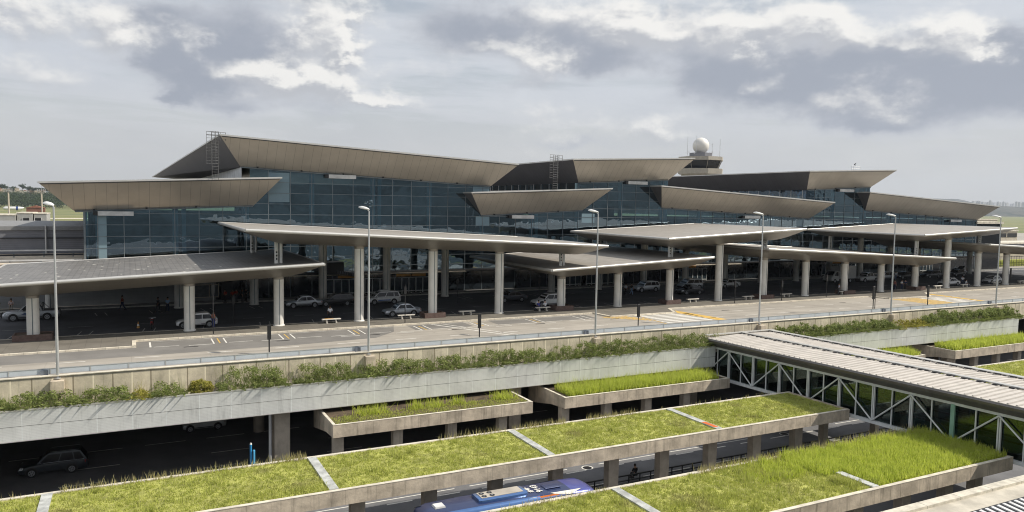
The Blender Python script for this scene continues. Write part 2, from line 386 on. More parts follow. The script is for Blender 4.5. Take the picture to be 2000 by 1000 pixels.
def leaf_cloud(rng, cents, rad, per, size):
    """quads of leaves (2 tris) filling blobs; returns V,F"""
    c = np.repeat(cents, per, 0); r = np.repeat(rad, per)
    d = rng.normal(0, 1, (len(c), 3)); d /= np.linalg.norm(d, axis=1)[:, None]
    q = c+d*(r*rng.uniform(.35, 1.05, len(c)))[:, None]*np.array([1, 1, .85])
    a = rng.normal(0, 1, (len(c), 3)); a /= np.linalg.norm(a, axis=1)[:, None]
    b = np.cross(a, rng.normal(0, 1, (len(c), 3))); b /= np.linalg.norm(b, axis=1)[:, None]
    s = size*rng.uniform(.6, 1.4, len(c))[:, None]
    V = np.stack([q-a*s, q-b*s*.45, q+a*s, q+b*s*.45], 1).reshape(-1, 3)
    i = np.arange(len(c))[:, None]*4
    F = np.concatenate([i+np.array([[0, 1, 2]]), i+np.array([[0, 2, 3]])])
    return V, F

# ================================================================= SETTING
LZ = -9.3      # lower road level
m = MB(); m.box(-9000, 9000, -3000, 9000, LZ-1.5, LZ-.05)
mg, b, p = new_mat('airfield_grass')
pos = b.n('ShaderNodeNewGeometry').outputs['Position']
x, y, z = b.sep(pos)
c = b.mixc(b.ramp(b.noise(pos, .012, 6, .6), .35, .65), (.20, .20, .07), (.13, .16, .055))
c = b.mixc(b.ramp(b.noise(b.vec(b.m('MULTIPLY', x, .004), b.m('MULTIPLY', y, .03), 0.), 1., 3), .5, .62, 0., .6), c, (.24, .21, .11))
b.put(p.inputs['Base Color'], c); p.inputs['Roughness'].default_value = .95
struct('ground', m, mg)
m = MB(); m.box(-700, 700, 895, 922, LZ-.04, LZ-.03); struct('taxiway', m, M_curb)
m = MB(); m.box(-400, 900, 116, 560, LZ-.04, LZ-.02)
struct('apron', m, mat('apron_concrete', (.34, .32, .28), .9, var=.1, vs=.05, lines=((0, 8, .2, .85), (1, 8, .2, .85))))
m = MB(); m.box(-120, 420, 5, 116, LZ-.04, LZ); struct('lower_road', m, M_low)
# lower road paint
m = MB(); z0 = LZ+.004
def paint(mb, x0, x1, y0, y1, z=z0): mb.add([(x0, y0, z), (x1, y0, z), (x1, y1, z), (x0, y1, z)], [(0, 1, 2, 3)])
for a, b_ in ((-60, 22.6), (23.9, 33.0), (36.2, 54), (66, 190)): paint(m, a, b_, 53.32, 53.44)
for k in range(-20, 50):
    paint(m, k*3.9+1.2, k*3.9+3.2, 52.45, 52.62)
    if k % 2: paint(m, k*5.2, k*5.2+3.2, 66.2, 66.35); paint(m, k*5.2+1, k*5.2+4.2, 70.0, 70.15); paint(m, k*5.2+2, k*5.2+5.2, 62.4, 62.52)
    paint(m, k*5.2+1, k*5.2+4.4, 74.6, 74.75); paint(m, k*6.+1, k*6.+3.6, 33.4, 33.55)
for k in range(-20, 40):
    paint(m, k*7.6, k*7.6+5, 49.3, 49.42)
paint(m, -60, 190, 24.3, 24.42)
struct('lower_road_markings', m, M_white)
m = MB()
for x0 in (33.6, 57.0, 80.):
    m.lathe(x0+1.2, 53.0, [(.36, LZ+.004), (.36, LZ+.02)], 20)
struct('manhole_cover', m, M_blk)
m = MB()
for x0 in (33.6, 57.0, 80.):
    n = 20; vs = [(x0+1.2+r*math.cos(6.2832*i/n), 53.0+r*math.sin(6.2832*i/n), LZ+.008) for r in (.40, .52) for i in range(n)]
    m.add(vs, [(i, (i+1) % n, n+(i+1) % n, n+i) for i in range(n)])
struct('manhole_rim_paint', m, M_white)

# upper deck (departures level), top at z = 0
m = MB(); m.box(-120, 420, 63.34, 103.3, -1.7, 0)
m.box(-120, 420, 63.02, 63.335, -2.35, .14)
m.box(-120, 112.2, 60.95, 63.015, -2.3, -2.0)      # planting ledge
m.box(-120, 420, 103.31, 112, -1.7, -.02)
struct('departures_deck', m, [M_road])
m = MB(); m.box(-120, 420, 63.0, 63.016, -2.0, .02); m.mi = 1; m.box(-120, 420, 62.93, 63.34, .142, .20)
o = m.build('deck_edge_wall', [M_wallp, M_cap]); tag(o, 'long tan concrete panel wall along the outer edge of the upper road', 'wall')
# darker asphalt strip, inner dark road, paving with kerbs
m = MB()
def sheet(mb, pts, z): mb.add([(x, y, z) for x, y in pts], [tuple(range(len(pts)))])
sheet(m, [(-120, 68.7), (13, 69.4), (21.3, 70.3), (24, 73.), (25, 76.2), (-120, 76.2)], .004)
sheet(m, [(26.4, 73.2), (33, 73.2), (33, 76.2), (26.4, 76.2)], .004); sheet(m, [(36, 73.2), (49, 73.2), (49, 76.2), (36, 76.2)], .004)
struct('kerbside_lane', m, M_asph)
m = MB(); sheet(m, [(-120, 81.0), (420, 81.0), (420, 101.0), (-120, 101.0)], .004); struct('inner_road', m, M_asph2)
m = MB()
pv = [(-120, 73.3), (.4, 73.3), (.4, 76.35), (50.4, 76.35), (50.8, 73.2), (60.6, 73.2), (62.2, 76.3), (100.5, 76.3), (101.2, 73.4), (110.5, 72.9), (114.2, 76.3), (420, 76.3)]
bot = [(x, y) for x, y in pv]
for (a, b_) in zip(pv, pv[1:]):
    if abs(a[0]-b_[0]) < 1e-6: continue
    m.add([(a[0], a[1], 0), (b_[0], b_[1], 0), (b_[0], 81.0, 0), (a[0], 81.0, 0), (a[0], a[1], .13), (b_[0], b_[1], .13), (b_[0], 81.0, .13), (a[0], 81.0, .13)],
          [(4, 5, 6, 7), (0, 1, 5, 4), (3, 7, 6, 2)])
struct('island_sidewalk', m, M_pave)
m = MB()
for (a, b_) in zip(pv, pv[1:]):
    d = Vector((b_[0]-a[0], b_[1]-a[1], 0)).normalized(); nrm = Vector((d.y, -d.x, 0))*.30
    A = Vector((*a, 0))-d*.0; Bq = Vector((*b_, 0))
    m.hexa([A+nrm*.05, Bq+nrm*.05, Bq-nrm, A-nrm], [q+Vector((0, 0, .15)) for q in (A+nrm*.05, Bq+nrm*.05, Bq-nrm, A-nrm)])
m.box(-120, 420, 80.9, 81.12, .0, .14)
struct('pale_kerb', m, M_curb)
m = MB(); m.box(-120, 420, 101.0, 103.8, 0, .13); struct('inner_sidewalk', m, mat('inner_paving', (.12, .12, .115), .8, var=.15, lines=((0, 1., .04, .8),)))
m = MB(); m.box(-120, 420, 100.86, 101.05, 0, .15); struct('inner_kerb', m, mat('light_kerb', (.50, .48, .44), .8, var=.2, vs=2))

# upper road paint
m = MB(); Z1 = .008
def pa(mb, pts, z=Z1): mb.add([(x, y, z) for x, y in pts], [tuple(range(len(pts)))])
def stroke(mb, a, b_, w, z=Z1):
    a = Vector((*a, z)); b_ = Vector((*b_, z)); d = (b_-a).normalized(); n = Vector((-d.y, d.x, 0))*w/2
    mb.add([a-n, b_-n, b_+n, a+n], [(0, 1, 2, 3)])
stroke(m, (1.55, 75.6), (1.55, 73.0), .16)
for x0 in (6.8, 13.0, 19.9, 27.0, 33.6, 40.6, 47.): 
    stroke(m, (x0, 75.6), (x0, 72.8), .13); stroke(m, (x0+1.07, 75.6), (x0+1.07, 72.8), .13)
for x0, x1 in ((1.6, 6.7), (7.9, 13.), (14.1, 19.8), (21, 27), (28.1, 33.5), (34.7, 40.5), (41.7, 46.9)):
    stroke(m, (x0+.2, 73.0), (x0+(x1-x0)*.45, 73.0), .10); stroke(m, (x0+(x1-x0)*.6, 72.7), (x1, 72.7), .12); stroke(m, (x0+.1, 75.75), (x1, 75.75), .07)
for k in range(-6, 40):
    x0 = -11.+k*5.62
    if not 46 < x0 < 62: stroke(m, (x0, 68.6), (x0+2.1, 68.6), .14)
    if k > 4 and not 46 < x0 < 62 : stroke(m, (x0+1.2, 72.1), (x0+3.1, 72.1), .12)
for j in range(8):
    y0 = 65.6+j*.95
    for q in range(2): stroke(m, (54.6+q*.0, y0), (61.2+.12*j, y0+.05), .42) if q == 0 else None
    stroke(m, (107.0, y0), (112.6, y0), .42)
stroke(m, (54.2, 73.1), (60.4, 73.1), .18)
stroke(m, (29.2, 75.9), (34.6, 66.), .22); stroke(m, (30.3, 75.9), (35.6, 66.), .16)
struct('road_markings', m, M_white)
m = MB()
for x0 in (7.32, 13.52, 20.4, 27.5, 34.1, 41.1): stroke(m, (x0, 75.5), (x0, 72.9), .12)
for k in range(12):     # hatched chevron
    t = k/11; xa = 50.0+5.2*t*1.; ya = 73.9-.3*t
    yb = ya-(1.1+4.4*t) if t < .72 else ya-4.3+(t-.72)*9
    ya2 = 73.9-.6*t-(max(0, t-.55))*13
    if yb < ya2-.4: pa(m, [(xa, yb), (xa+.32, yb), (xa+.32-.05, ya2), (xa-.05, ya2)])
stroke(m, (54.6, 73.0), (54.0, 65.6), .16)
for x0 in (61.0,): pa(m, [(60.9, 73.2), (62.1, 75.2), (63.4, 66.), (61.9, 65.6)])
for k in range(9): pa(m, [(101.4+k*.62, 73.2-.04*k), (101.8+k*.62, 73.2-.04*k), (102.3+k*.6, 66.0), (101.9+k*.6, 66.0)])
pa(m, [(113.4, 75.8), (114.6, 75.8), (114.0, 65.8), (112.9, 65.8)])
struct('yellow_markings', m, M_yel)
m = MB()
for k in range(-8, 50):
    x0 = k*5.6; stroke(m, (x0, 87.3), (x0+2.2, 87.3), .10, .008); stroke(m, (x0+2, 97.2), (x0+2.3, 94.8), .10, .008); stroke(m, (x0+3, 97.2), (x0+3.3, 94.8), .10, .008)
    stroke(m, (x0+1, 81.6), (x0+1.3, 84.1), .10, .008); stroke(m, (x0+2, 81.6), (x0+2.3, 84.1), .10, .008)
struct('inner_road_markings', m, mat('worn_white_paint', (.40, .40, .38), .8, var=.3, vs=3))
m = MB()
for x0 in (4.2, 12.2, 21., 30., 40., 50.): m.box(x0, x0+1.2, 71.9, 72.12, .001, .014)
for x0 in (68, 90, 118.): m.box(x0, x0+1.2, 72.9, 73.1, .001, .014)
struct('drain_grate', m, M_blk)

# railing on the deck edge
rail = thing('railing', 'long low pale frosted panel railing on top of the tan deck wall', 'railing', (40, 63.6, 0))
m = MB(); m.box(-60, 300, 63.57, 63.59, .22, .60); m.build('rail_panel', M_rail, rail)
m = MB(); m.box(-60, 300, 63.55, 63.62, .602, .65); m.build('handrail', M_met, rail)
for k in range(60):
    m = MB(); x0 = -13+k*2.1*1.22; m.box(x0, x0+.06, 63.54, 63.565, .2, .66); m.build('rail_post', M_met, rail)

# metal fascia below the planting ledge (left run stops at the bridge, right run goes on)
FY = 60.9
def fascia(x0, x1, label):
    t = thing('metal_fascia', label, 'facade panels', (x0, FY, -3), 'pale metal fascias below the shrubs')
    m = MB(); m.box(x0, x1, FY-.03, FY, -2.75, -1.70); m.box(x0, x1, FY-.03, FY, -3.78, -2.78); m.build('panel', M_fasc, t)
    m = MB(); m.box(x0, x1, FY-.05, FY+.2, -1.698, -1.62); m.box(x0, x1, FY-.05, FY+.1, -3.84, -3.782); m.build('edge_trim', M_trim, t)
    m = MB()
    for k in range(int((x1-x0)/2.285)+1):
        xx = math.ceil(x0/2.285)*2.285+k*2.285
        if xx < x1-.1: m.tube((xx, FY+.25, -3.75), (xx, FY+.25, -1.7), .05, 6)
    m.box(x0, x1, FY+.2, FY+.3, -3.75, -3.65)
    m.build('frame', M_met, t)
    if x1 > 100:
        m = MB(); m.box(x1-.03, x1, FY+.02, FY+2, -3.78, -1.7); m.build('end_panel', M_fasc, t)
fascia(-60, 56.0, 'pale perforated metal fascia left of the footbridge, streaked with shrub shadows')
fascia(66.6, 112.0, 'pale metal fascia right of the footbridge with diagonal end shadow')
# soffit/crossbeams under deck, back wall of the lower level
m = MB()
for k in range(-3, 14): m.box(k*11.1-.3, k*11.1+.7, 61.6, 102, -2.9, -1.71)
struct('deck_beams', m, M_colc)
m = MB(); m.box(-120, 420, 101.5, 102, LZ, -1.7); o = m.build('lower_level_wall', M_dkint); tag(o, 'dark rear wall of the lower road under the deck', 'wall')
for i, x0 in enumerate((-11.4, 11.0, 32.6, 54.4, 76, 98, 120)):
    lab = ['leftmost', 'broad one behind the blue post', 'at the right end of the first planter', 'one beside the footbridge foot', 'one right of the footbridge', 'one under the right fascia', 'rightmost'][i]
    t = thing('deck_pier', 'concrete pier under the upper road, '+lab, 'pier', (x0, 63, LZ), 'concrete piers under the upper road')
    m = MB()
    m.hexa([(x0-.62, 62.4, LZ), (x0+.62, 62.4, LZ), (x0+.62, 63.5, LZ), (x0-.62, 63.5, LZ)], [(x0-.62, 62.4, -2.31), (x0+.62, 62.4, -2.31), (x0+.62, 63.5, -2.31), (x0-.62, 63.5, -2.31)])
    m.build('shaft', M_colc, t)
    m = MB(); m.tube((x0-.95, 62.5, LZ), (x0-.95, 62.5, -2.4), .13, 10); m.build('drain_pipe', M_met, t, True)
    for yy in (75., 88.):
        m = MB(); m.tube((x0, yy, LZ), (x0, yy, -1.7), .5, 14); m.build('inner_shaft', M_colc, t, True)

# hills far away (left wooded ridge, right blue range), added slope behind the viewer
def ridge(name, xs, ys, hs, depth, mtl, jit, seed):
    rng = np.random.default_rng(seed); n = 160; k = 10
    t = np.linspace(0, 1, n); X = np.interp(t, np.linspace(0, 1, len(xs)), xs); Y = np.interp(t, np.linspace(0, 1, len(ys)), ys); H = np.interp(t, np.linspace(0, 1, len(hs)), hs)
    for f in (7, 15, 31, 60): H = H*(1+jit/f**.5*np.interp(t*f % f, np.arange(f+1), rng.normal(0, 1, f+1)))
    vs = []; fs = []
    for j in range(k):
        s = j/(k-1); prof = math.sin(min(1, s*1.3)*math.pi/2)
        for i in range(n): vs.append((X[i]+0, Y[i]+depth*s, LZ-2+(H[i]+2)*prof))
    for j in range(k-1):
        for i in range(n-1): a = j*n+i; fs.append((a, a+1, a+n+1, a+n))
    m = MB(); m.add(vs, fs); return struct(name, m, mtl, True)
mh, b, p = new_mat('distant_hill')
pos = b.n('ShaderNodeNewGeometry').outputs['Position']
c = b.mixc(b.ramp(b.noise(pos, .006, 8, .7), .42, .58), (.022, .036, .028), (.085, .085, .075)); b.put(p.inputs['Base Color'], c); p.inputs['Roughness'].default_value = 1.
M_hill = mh
ridge('left_hill', (-1500, 300), (2400, 2300), (36, 44, 40, 34, 28), 500, M_hill, .10, 3)
ridge('right_hills', (1500, 5200), (4300, 2400), (44, 60, 75, 90, 80, 96, 70), 900, M_hill, .10, 5)
ridge('far_hills', (2400, 8000), (7600, 4600), (110, 128, 150, 140, 160), 600, M_hill, .10, 8)
m = MB()
vs = []; fs = []; n = 60
rngh = np.random.default_rng(4)
for j, (yy, hh) in enumerate(((-60, 0), (-90, 18), (-130, 34), (-200, 52), (-400, 60))):
    for i in range(n): vs.append((-500+i*25., yy+rngh.normal(0, 4), LZ-1+hh*(1+.2*rngh.normal())))
for j in range(4):
    for i in range(n-1): a = j*n+i; fs.append((a, a+1, a+n+1, a+n))
m.add(vs, fs); struct('unseen_reflection_slope', m, mat('reflection_slope_slate', (.075, .095, .10), .95, var=.5, vs=.03, fine=.3), True)  # unseen dark slope added to keep sky out of the glass reflections

# ================================================================= TERMINAL
GY = 104.0
term = thing('airport_terminal', 'long glass fronted airport terminal with overlapping brown metal flared roofs', 'terminal', (60, GY, 0))
YB = 190.
ROOFS = [  # bottom x0,z0,x1,z1 (at the glass) ; top x0,z0,x1,z1 (at the eave) ; kind
 (-5.8, 11.52, 14.75, 12.45, -9.1, 14.74, 17.85, 16.10),
 (13.15, 17.50, 49.4, 15.90, 10.35, 21.22, 52.6, 19.20),
 (65.25, 16.90, 83.55, 17.86, 62.2, 20.36, 86.7, 21.56),
 (47.9, 11.42, 66.1, 12.43, 44.9, 14.77, 69.8, 15.97),
 (82.3, 13.05, 118.4, 11.42, 79.7, 16.66, 121.75, 14.58),
 (117.45, 16.98, 135.75, 17.95, 114.55, 20.35, 139.4, 21.43),
 (134.5, 13.20, 172.4, 11.42, 131.75, 16.78, 175.5, 14.53)]
YT = 100.9
for i, (a0, z0, a1, z1, t0, y0, t1, y1) in enumerate(ROOFS):
    lab = ['low roof at the left end', 'large upper roof with a sharp left peak', 'upper roof in the middle, left of the control tower', 'small low roof in the middle', 'low roof sloping down to the right', 'upper roof right of the control tower', 'last low roof at the right end'][i]
    tl, yl = t0, y0
    if i == 1: tl, yl = 5.0, 18.0    # the big roof's rear left corner flares out
    sof_pts = [(a0, GY, z0), (a1, GY, z1), (t1, YT, y1), (t0, YT, y0)]
    m = MB()
    bl = (tl if i == 1 else t0, YB, yl if i == 1 else y0)
    # top deck (thin slab) then inclined soffits
    m.hexa([(t0, YT, y0), (t1, YT, y1), (t1, YB, y1), bl], [(t0, YT, y0+.14), (t1, YT, y1+.14), (t1, YB, y1+.14), (bl[0], YB, bl[2]+.14)])
    rf = m.build('roof', M_seam, term); rf['label'] = lab
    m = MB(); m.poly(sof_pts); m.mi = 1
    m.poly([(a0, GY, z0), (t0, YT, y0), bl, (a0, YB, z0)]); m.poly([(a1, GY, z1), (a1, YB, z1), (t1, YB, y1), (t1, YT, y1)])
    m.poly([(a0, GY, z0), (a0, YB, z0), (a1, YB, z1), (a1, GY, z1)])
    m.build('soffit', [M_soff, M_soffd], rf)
    m = MB()
    def edge(A, Bq, up=.16, out=.07):
        A = Vector(A); Bq = Vector(Bq); d = (Bq-A).normalized(); o = Vector((d.y, -d.x, 0)).normalized()*out
        m.hexa([A+o-Vector((0, 0, .04)), Bq+o-Vector((0, 0, .04)), Bq-o*.3-Vector((0, 0, .04)), A-o*.3-Vector((0, 0, .04))], [q+Vector((0, 0, up)) for q in (A+o, Bq+o, Bq-o*.3, A-o*.3)])
    edge((t0, YT, y0), (t1, YT, y1)); edge(bl, (t0, YT, y0)); edge((t1, YT, y1), (t1, YB, y1))
    m.build('edge_trim', M_trim, rf)
    m = MB()   # dark tube as painted shade under the edge trim and at the glass head
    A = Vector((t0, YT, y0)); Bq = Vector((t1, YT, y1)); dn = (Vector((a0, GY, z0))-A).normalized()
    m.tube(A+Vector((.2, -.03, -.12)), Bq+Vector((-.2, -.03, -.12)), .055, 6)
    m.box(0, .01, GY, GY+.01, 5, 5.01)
    m.build('eave_shadow_strip', M_dark, rf)
    m = MB(); m.tube((a0+.1, GY-.12, z0-.05), (a1-.1, GY-.12, z1-.05), .10, 6); m.build('gutter', M_mull, rf)
    m = MB(); nn_ = int((a1-a0)/5.7)
    for k in range(nn_):
        xx = a0+2+k*5.7; zz = z0+(z1-z0)*(xx-a0)/(a1-a0); m.box(xx, xx+.22, GY-.3, GY-.1, zz-.02, zz+.16)
    m.build('soffit_light', M_blk, rf)
# glass wall (one plane) in bays; its head follows the roofs
seg = [(-4.8, 14.3, lambda x: 11.56+(x+5.8)*.0452), (14.3, 49.35, lambda x: 17.5-(x-13.15)*.0441), (49.35, 65.25, lambda x: 11.42+(x-47.9)*.0555),
       (65.25, 83.5, lambda x: 16.9+(x-65.25)*.0525), (83.5, 117.5, lambda x: 13.05-(x-82.3)*.0452), (117.5, 135.7, lambda x: 16.98+(x-117.45)*.053), (135.7, 172.3, lambda x: 13.2-(x-134.5)*.047)]
m = MB()
for (xa, xb, f) in seg: m.poly([(xa, GY, 3.05), (xb, GY, 3.05), (xb, GY, f(xb)-.02), (xa, GY, f(xa)-.02)])
m.add([(-4.8, GY, 3.05), (-4.8, 112, 3.05), (-4.8, 112, 11.5), (-4.8, GY, 11.5)], [(0, 1, 2, 3)])
m.build('glass_wall', M_glass, term)
def head(x):
    for (xa, xb, f) in seg:
        if xa <= x <= xb: return f(x)
    return 11
m = MB()
for k in range(-3, 59):
    x0 = 5.21+k*2.86
    if -4.9 < x0 < 172: m.box(x0-.04, x0+.04, GY-.07, GY-.01, .13, head(x0)-.02)
for (xa, xb) in ((-4.8, -4.7), (172.2, 172.3)): m.box(xa-.06, xb+.06, GY-.08, GY+.05, .13, 11.4)
m.build('mullion', M_mull, term)
m = MB()
for (xa, xb, f) in seg:
    for zz in [4.15+1.43*k for k in range(10)]:
        lim = min(f(xa), f(xb)); 
        if zz < lim: m.box(xa+.05, xb-.05, GY-.05, GY-.012, zz-.03, zz+.03)
m.build('transom', M_mull, term)
for k in range(-1, 20):      # pale columns right behind the glass
    x0 = 5.3+k*8.58
    if x0 < 172:
        m = MB(); w = .33; hh = head(min(max(x0, -4.7), 172))-.05
        m.box(x0-w, x0+w, GY+.35, GY+.75, 3.1, hh)
        if k % 3 == 0: m.box(x0+.75, x0+1.25, GY+.35, GY+.75, 3.1, hh)
        m.build('inner_column', M_pale, term)
for (xa, xb, za, zb) in ((16.6, 19.4, 13.0, 16.9), (46.5, 49.2, 13.2, 15.8), (47.0, 49.3, 9.9, 11.3), (66.0, 68.5, 10.4, 11.9), (-3.3, -2.4, 3.2, 11.3), (115., 117., 9.9, 11.2)):
    m = MB(); m.box(xa, xb, GY-.006, GY+.02, za, zb); m.build('pale_spandrel_panel', mat('pale_glass_panel', (.20, .29, .34), .25, var=.06), term)
for (xa, xb, za) in ((-3.3, .57, 11.0), (24.57, 28.36, 16.36), (52.9, 56.8, 11.02), (74.7, 78.7, 16.92), (101.1, 104.9, 11.35), (161.9, 165.8, 10.98), (126.1, 130.2, 16.85)):
    m = MB(); m.box(xa, xb, GY-.62, GY-.12, za, za+.52); lb = m.build('louvre_box', M_louv, term)
    m = MB(); m.box(xa-.5, xa-.02, GY-.6, GY-.1, za+.02, za+.5); m.build('dark_end_box', M_blk, lb)
# side walls of the upper volumes
m = MB(); m.box(13.2, 13.3, GY+.1, YB, 12.4, 17.45); m.build('white_side_cladding', mat('white_vertical_cladding', (.62, .63, .64), .5, lines=((1, .45, .05, .8),)), term)
for xx, z0, z1 in ((65.3, 12.3, 16.88), (117.5, 11.3, 16.95)):
    m = MB(); m.box(xx, xx+.08, GY+.1, YB, z0, z1); cl = m.build('clerestory', M_glass, term)
    m = MB()
    for k in range(30): m.box(xx-.05, xx, GY+1+k*2.86, GY+1.1+k*2.86, z0, z1-.02)
    m.build('clerestory_post', M_louv, cl)
for xx, z0, z1 in ((49.4, 12.2, 15.85), (83.5, 12.9, 17.8), (135.7, 13, 17.9)):
    m = MB(); m.box(xx, xx+.08, GY+.1, YB, z0, z1); m.build('side_wall', M_corr, term)
# dim interior: floors, back wall, balcony
m = MB(); m.box(-4.6, 172, GY+.1, 121, 3.0, 3.3); m.box(-4.6, 172, 112, 121, 7.6, 7.9); m.build('inner_floor', M_intfl, term)
m = MB()
for (xa, xb, f) in seg: m.box(xa+.01, xb-.01, 120, 120.4, 0, min(f(xa), f(xb))-.1)
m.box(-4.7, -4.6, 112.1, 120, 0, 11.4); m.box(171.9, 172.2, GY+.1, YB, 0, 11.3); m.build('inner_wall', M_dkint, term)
# ground storey: canopy band, shop glass, doors, signs, grey block wall at the left
m = MB(); m.box(10.0, 172, GY-.06, GY-.02, .13, 2.95); m.build('ground_glazing', mat('dark_shopfront', (.02, .026, .032), .12, var=.5, vs=.5, spec=.8), term)
m = MB(); m.box(13.5, 45., GY-1.3, GY-.08, 2.98, 3.10); m.box(58, 100, GY-1.3, GY-.08, 2.98, 3.10); m.build('pale_ledge', M_curb, term)
m = MB(); m.box(9.9, 172, GY-.9, GY-.07, 3.12, 3.34); m.build('dark_ledge', M_blk, term)
for (xa, n_) in ((24.2, 5), (28.6, 3), (31.9, 7), (62.6, 3), (66.8, 7), (86., 6), (122., 7), (129.5, 4), (150., 6)):
    for k in range(n_):
        x0 = xa+k*1.08
        m = MB(); m.box(x0+.07, x0+1.0, GY-.52, GY-.50, .45, 2.30); dr = m.build('door', mat('door_glass', (.045, .065, .08), .1, var=.3, vs=1.5, spec=.9), term)
        m = MB()
        m.box(x0, x0+.07, GY-.58, GY-.48, .13, 2.4); m.box(x0+1.0, x0+1.07, GY-.58, GY-.48, .13, 2.4); m.box(x0+.07, x0+1., GY-.58, GY-.48, .32, .45); m.box(x0+.07, x0+1., GY-.58, GY-.48, 2.3, 2.4)
        m.build('door_frame', M_truss, dr)
for (xa, xb) in ((25.6, 28.2), (34.0, 36.1), (36.3, 38.4), (63.0, 65.2), (67.3, 69.6), (69.8, 71.6), (86.4, 89.), (122.5, 126.), (150.5, 153)):
    m = MB(); m.bbox(xa, xb, GY-1.62, GY-1.42, 2.62, 2.96); m.build('orange_sign', M_orange, term)
m = MB(); m.box(-60, 9.9, 103.45, 103.9, 0, 5.2); gw = m.build('grey_block_wall', M_gwall, term)
m = MB(); m.box(-60, 9.9, 101.3, 103.9, 5.21, 5.42); m.build('added_shade_slab', M_conc, term)  # unseen slab added to shade the grey block wall
m = MB(); m.box(10.6, 12.0, 103.40, 103.46, .13, 2.5); m.build('dark_doorway', M_blk, gw)
m = MB()
for a_, b_, c_, d_ in ((6.4, 10.3, 2.15, 2.23), (6.4, 10.3, .55, .63), (6.4, 6.48, .55, 2.2), (9.1, 9.18, .6, 2.2), (10.2, 10.3, .5, 2.3)): m.box(a_, b_, 103.30, 103.42, c_, d_)
m.build('window_frame', M_cream, gw)
m = MB(); m.box(6.5, 9.1, 103.41, 103.44, .64, 2.14); m.box(9.2, 10.2, 103.41, 103.44, .64, 2.14); m.build('window_pane', mat('dull_window', (.09, .10, .11), .3, var=.4, vs=2), gw)
# dark awning box with striped underside near the first doors
m = MB(); m.hexa([(22.4, 101.6, 3.6), (26.2, 101.6, 3.3), (26.2, GY-.1, 3.3), (22.4, GY-.1, 3.6)], [(22.6, 101.6, 4.8), (26.2, 101.6, 4.9), (26.2, GY-.1, 4.9), (22.6, GY-.1, 4.8)])
aw = m.build('entrance_awning', M_blk, term)
m = MB()
for k in range(12): m.hexa([(25.3+k*.33, 101.5, 3.3-k*.06), (25.45+k*.33, 101.5, 3.28-k*.06), (25.45+k*.33, GY-.3, 3.28-k*.06), (25.3+k*.33, GY-.3, 3.3-k*.06)], [(25.3+k*.33, 101.5, 3.75-k*.05), (25.45+k*.33, 101.5, 3.73-k*.05), (25.45+k*.33, GY-.3, 3.73-k*.05), (25.3+k*.33, GY-.3, 3.75-k*.05)])
m.build('awning_rib', M_corr, aw)
# caged ladders standing against the roofs
def ladder(x, y, z0, z1, top, cage0):
    m = MB(); w = .38
    for s in (-w, w): m.tube((x+s, y, z0), (x+s, y, z1), .028, 6)
    k = z0+.3
    while k < z1: m.tube((x-w, y, k), (x+w, y, k), .025, 5); k += .35
    l = m.build('roof_ladder', M_lad, term)
    m = MB(); k = cage0
    while k < z1+.02:
        for a in range(6):
            a0 = math.pi*a/6; a1 = math.pi*(a+1)/6
            m.tube((x-math.cos(a0)*w*1.15-.0, y-math.sin(a0)*.7, k), (x-math.cos(a1)*w*1.15, y-math.sin(a1)*.7, k), .017, 5, caps=False)
        m.tube((x-w-.62, y, k), (x-w, y, k), .025, 5); k += .40
    for dx in (-w-.62, -w*1.1, 0, w*1.1): m.tube((x+dx, y-(.7 if dx == 0 else .05), cage0), (x+dx, y-(.7 if dx == 0 else .05), z1), .022, 5)
    m.build('ladder_cage', M_lad, l)
    m = MB()
    for zz in (z1, z1-.45): m.tube((x-w-.6, y, zz), (x+top, y+.6, zz), .03, 5)
    for q in range(3): m.tube((x+top*q/2, y+.6*q/2, z1-1.), (x+top*q/2, y+.6*q/2, z1), .03, 5)
    m.build('guard_rail', M_lad, l)
ladder(9.75, 100.65, 15.6, 21.6, 1.3, 17.6); ladder(58.9, 100.7, 15.55, 20.95, 1.6, 17.4)

m = MB()
for dx in (0, .6, 1.3, 1.9, 2.5): m.tube((126.3+dx, 101.2, 21.0), (126.3+dx, 101.2, 21.85), .03, 5)
for zz in (21.4, 21.85): m.tube((126.3, 101.2, zz), (128.8, 101.2, zz), .03, 5)
m.build('roof_guard_rail', M_met, term)
m = MB(); m.tube((127.3, 101.2, 21.85), (127.3, 101.2, 22.2), .06, 6); m.tube((127.15, 101.2, 22.15), (127.55, 101.2, 22.45), .13, 8, .05); m.build('roof_lamp', M_blk, term)

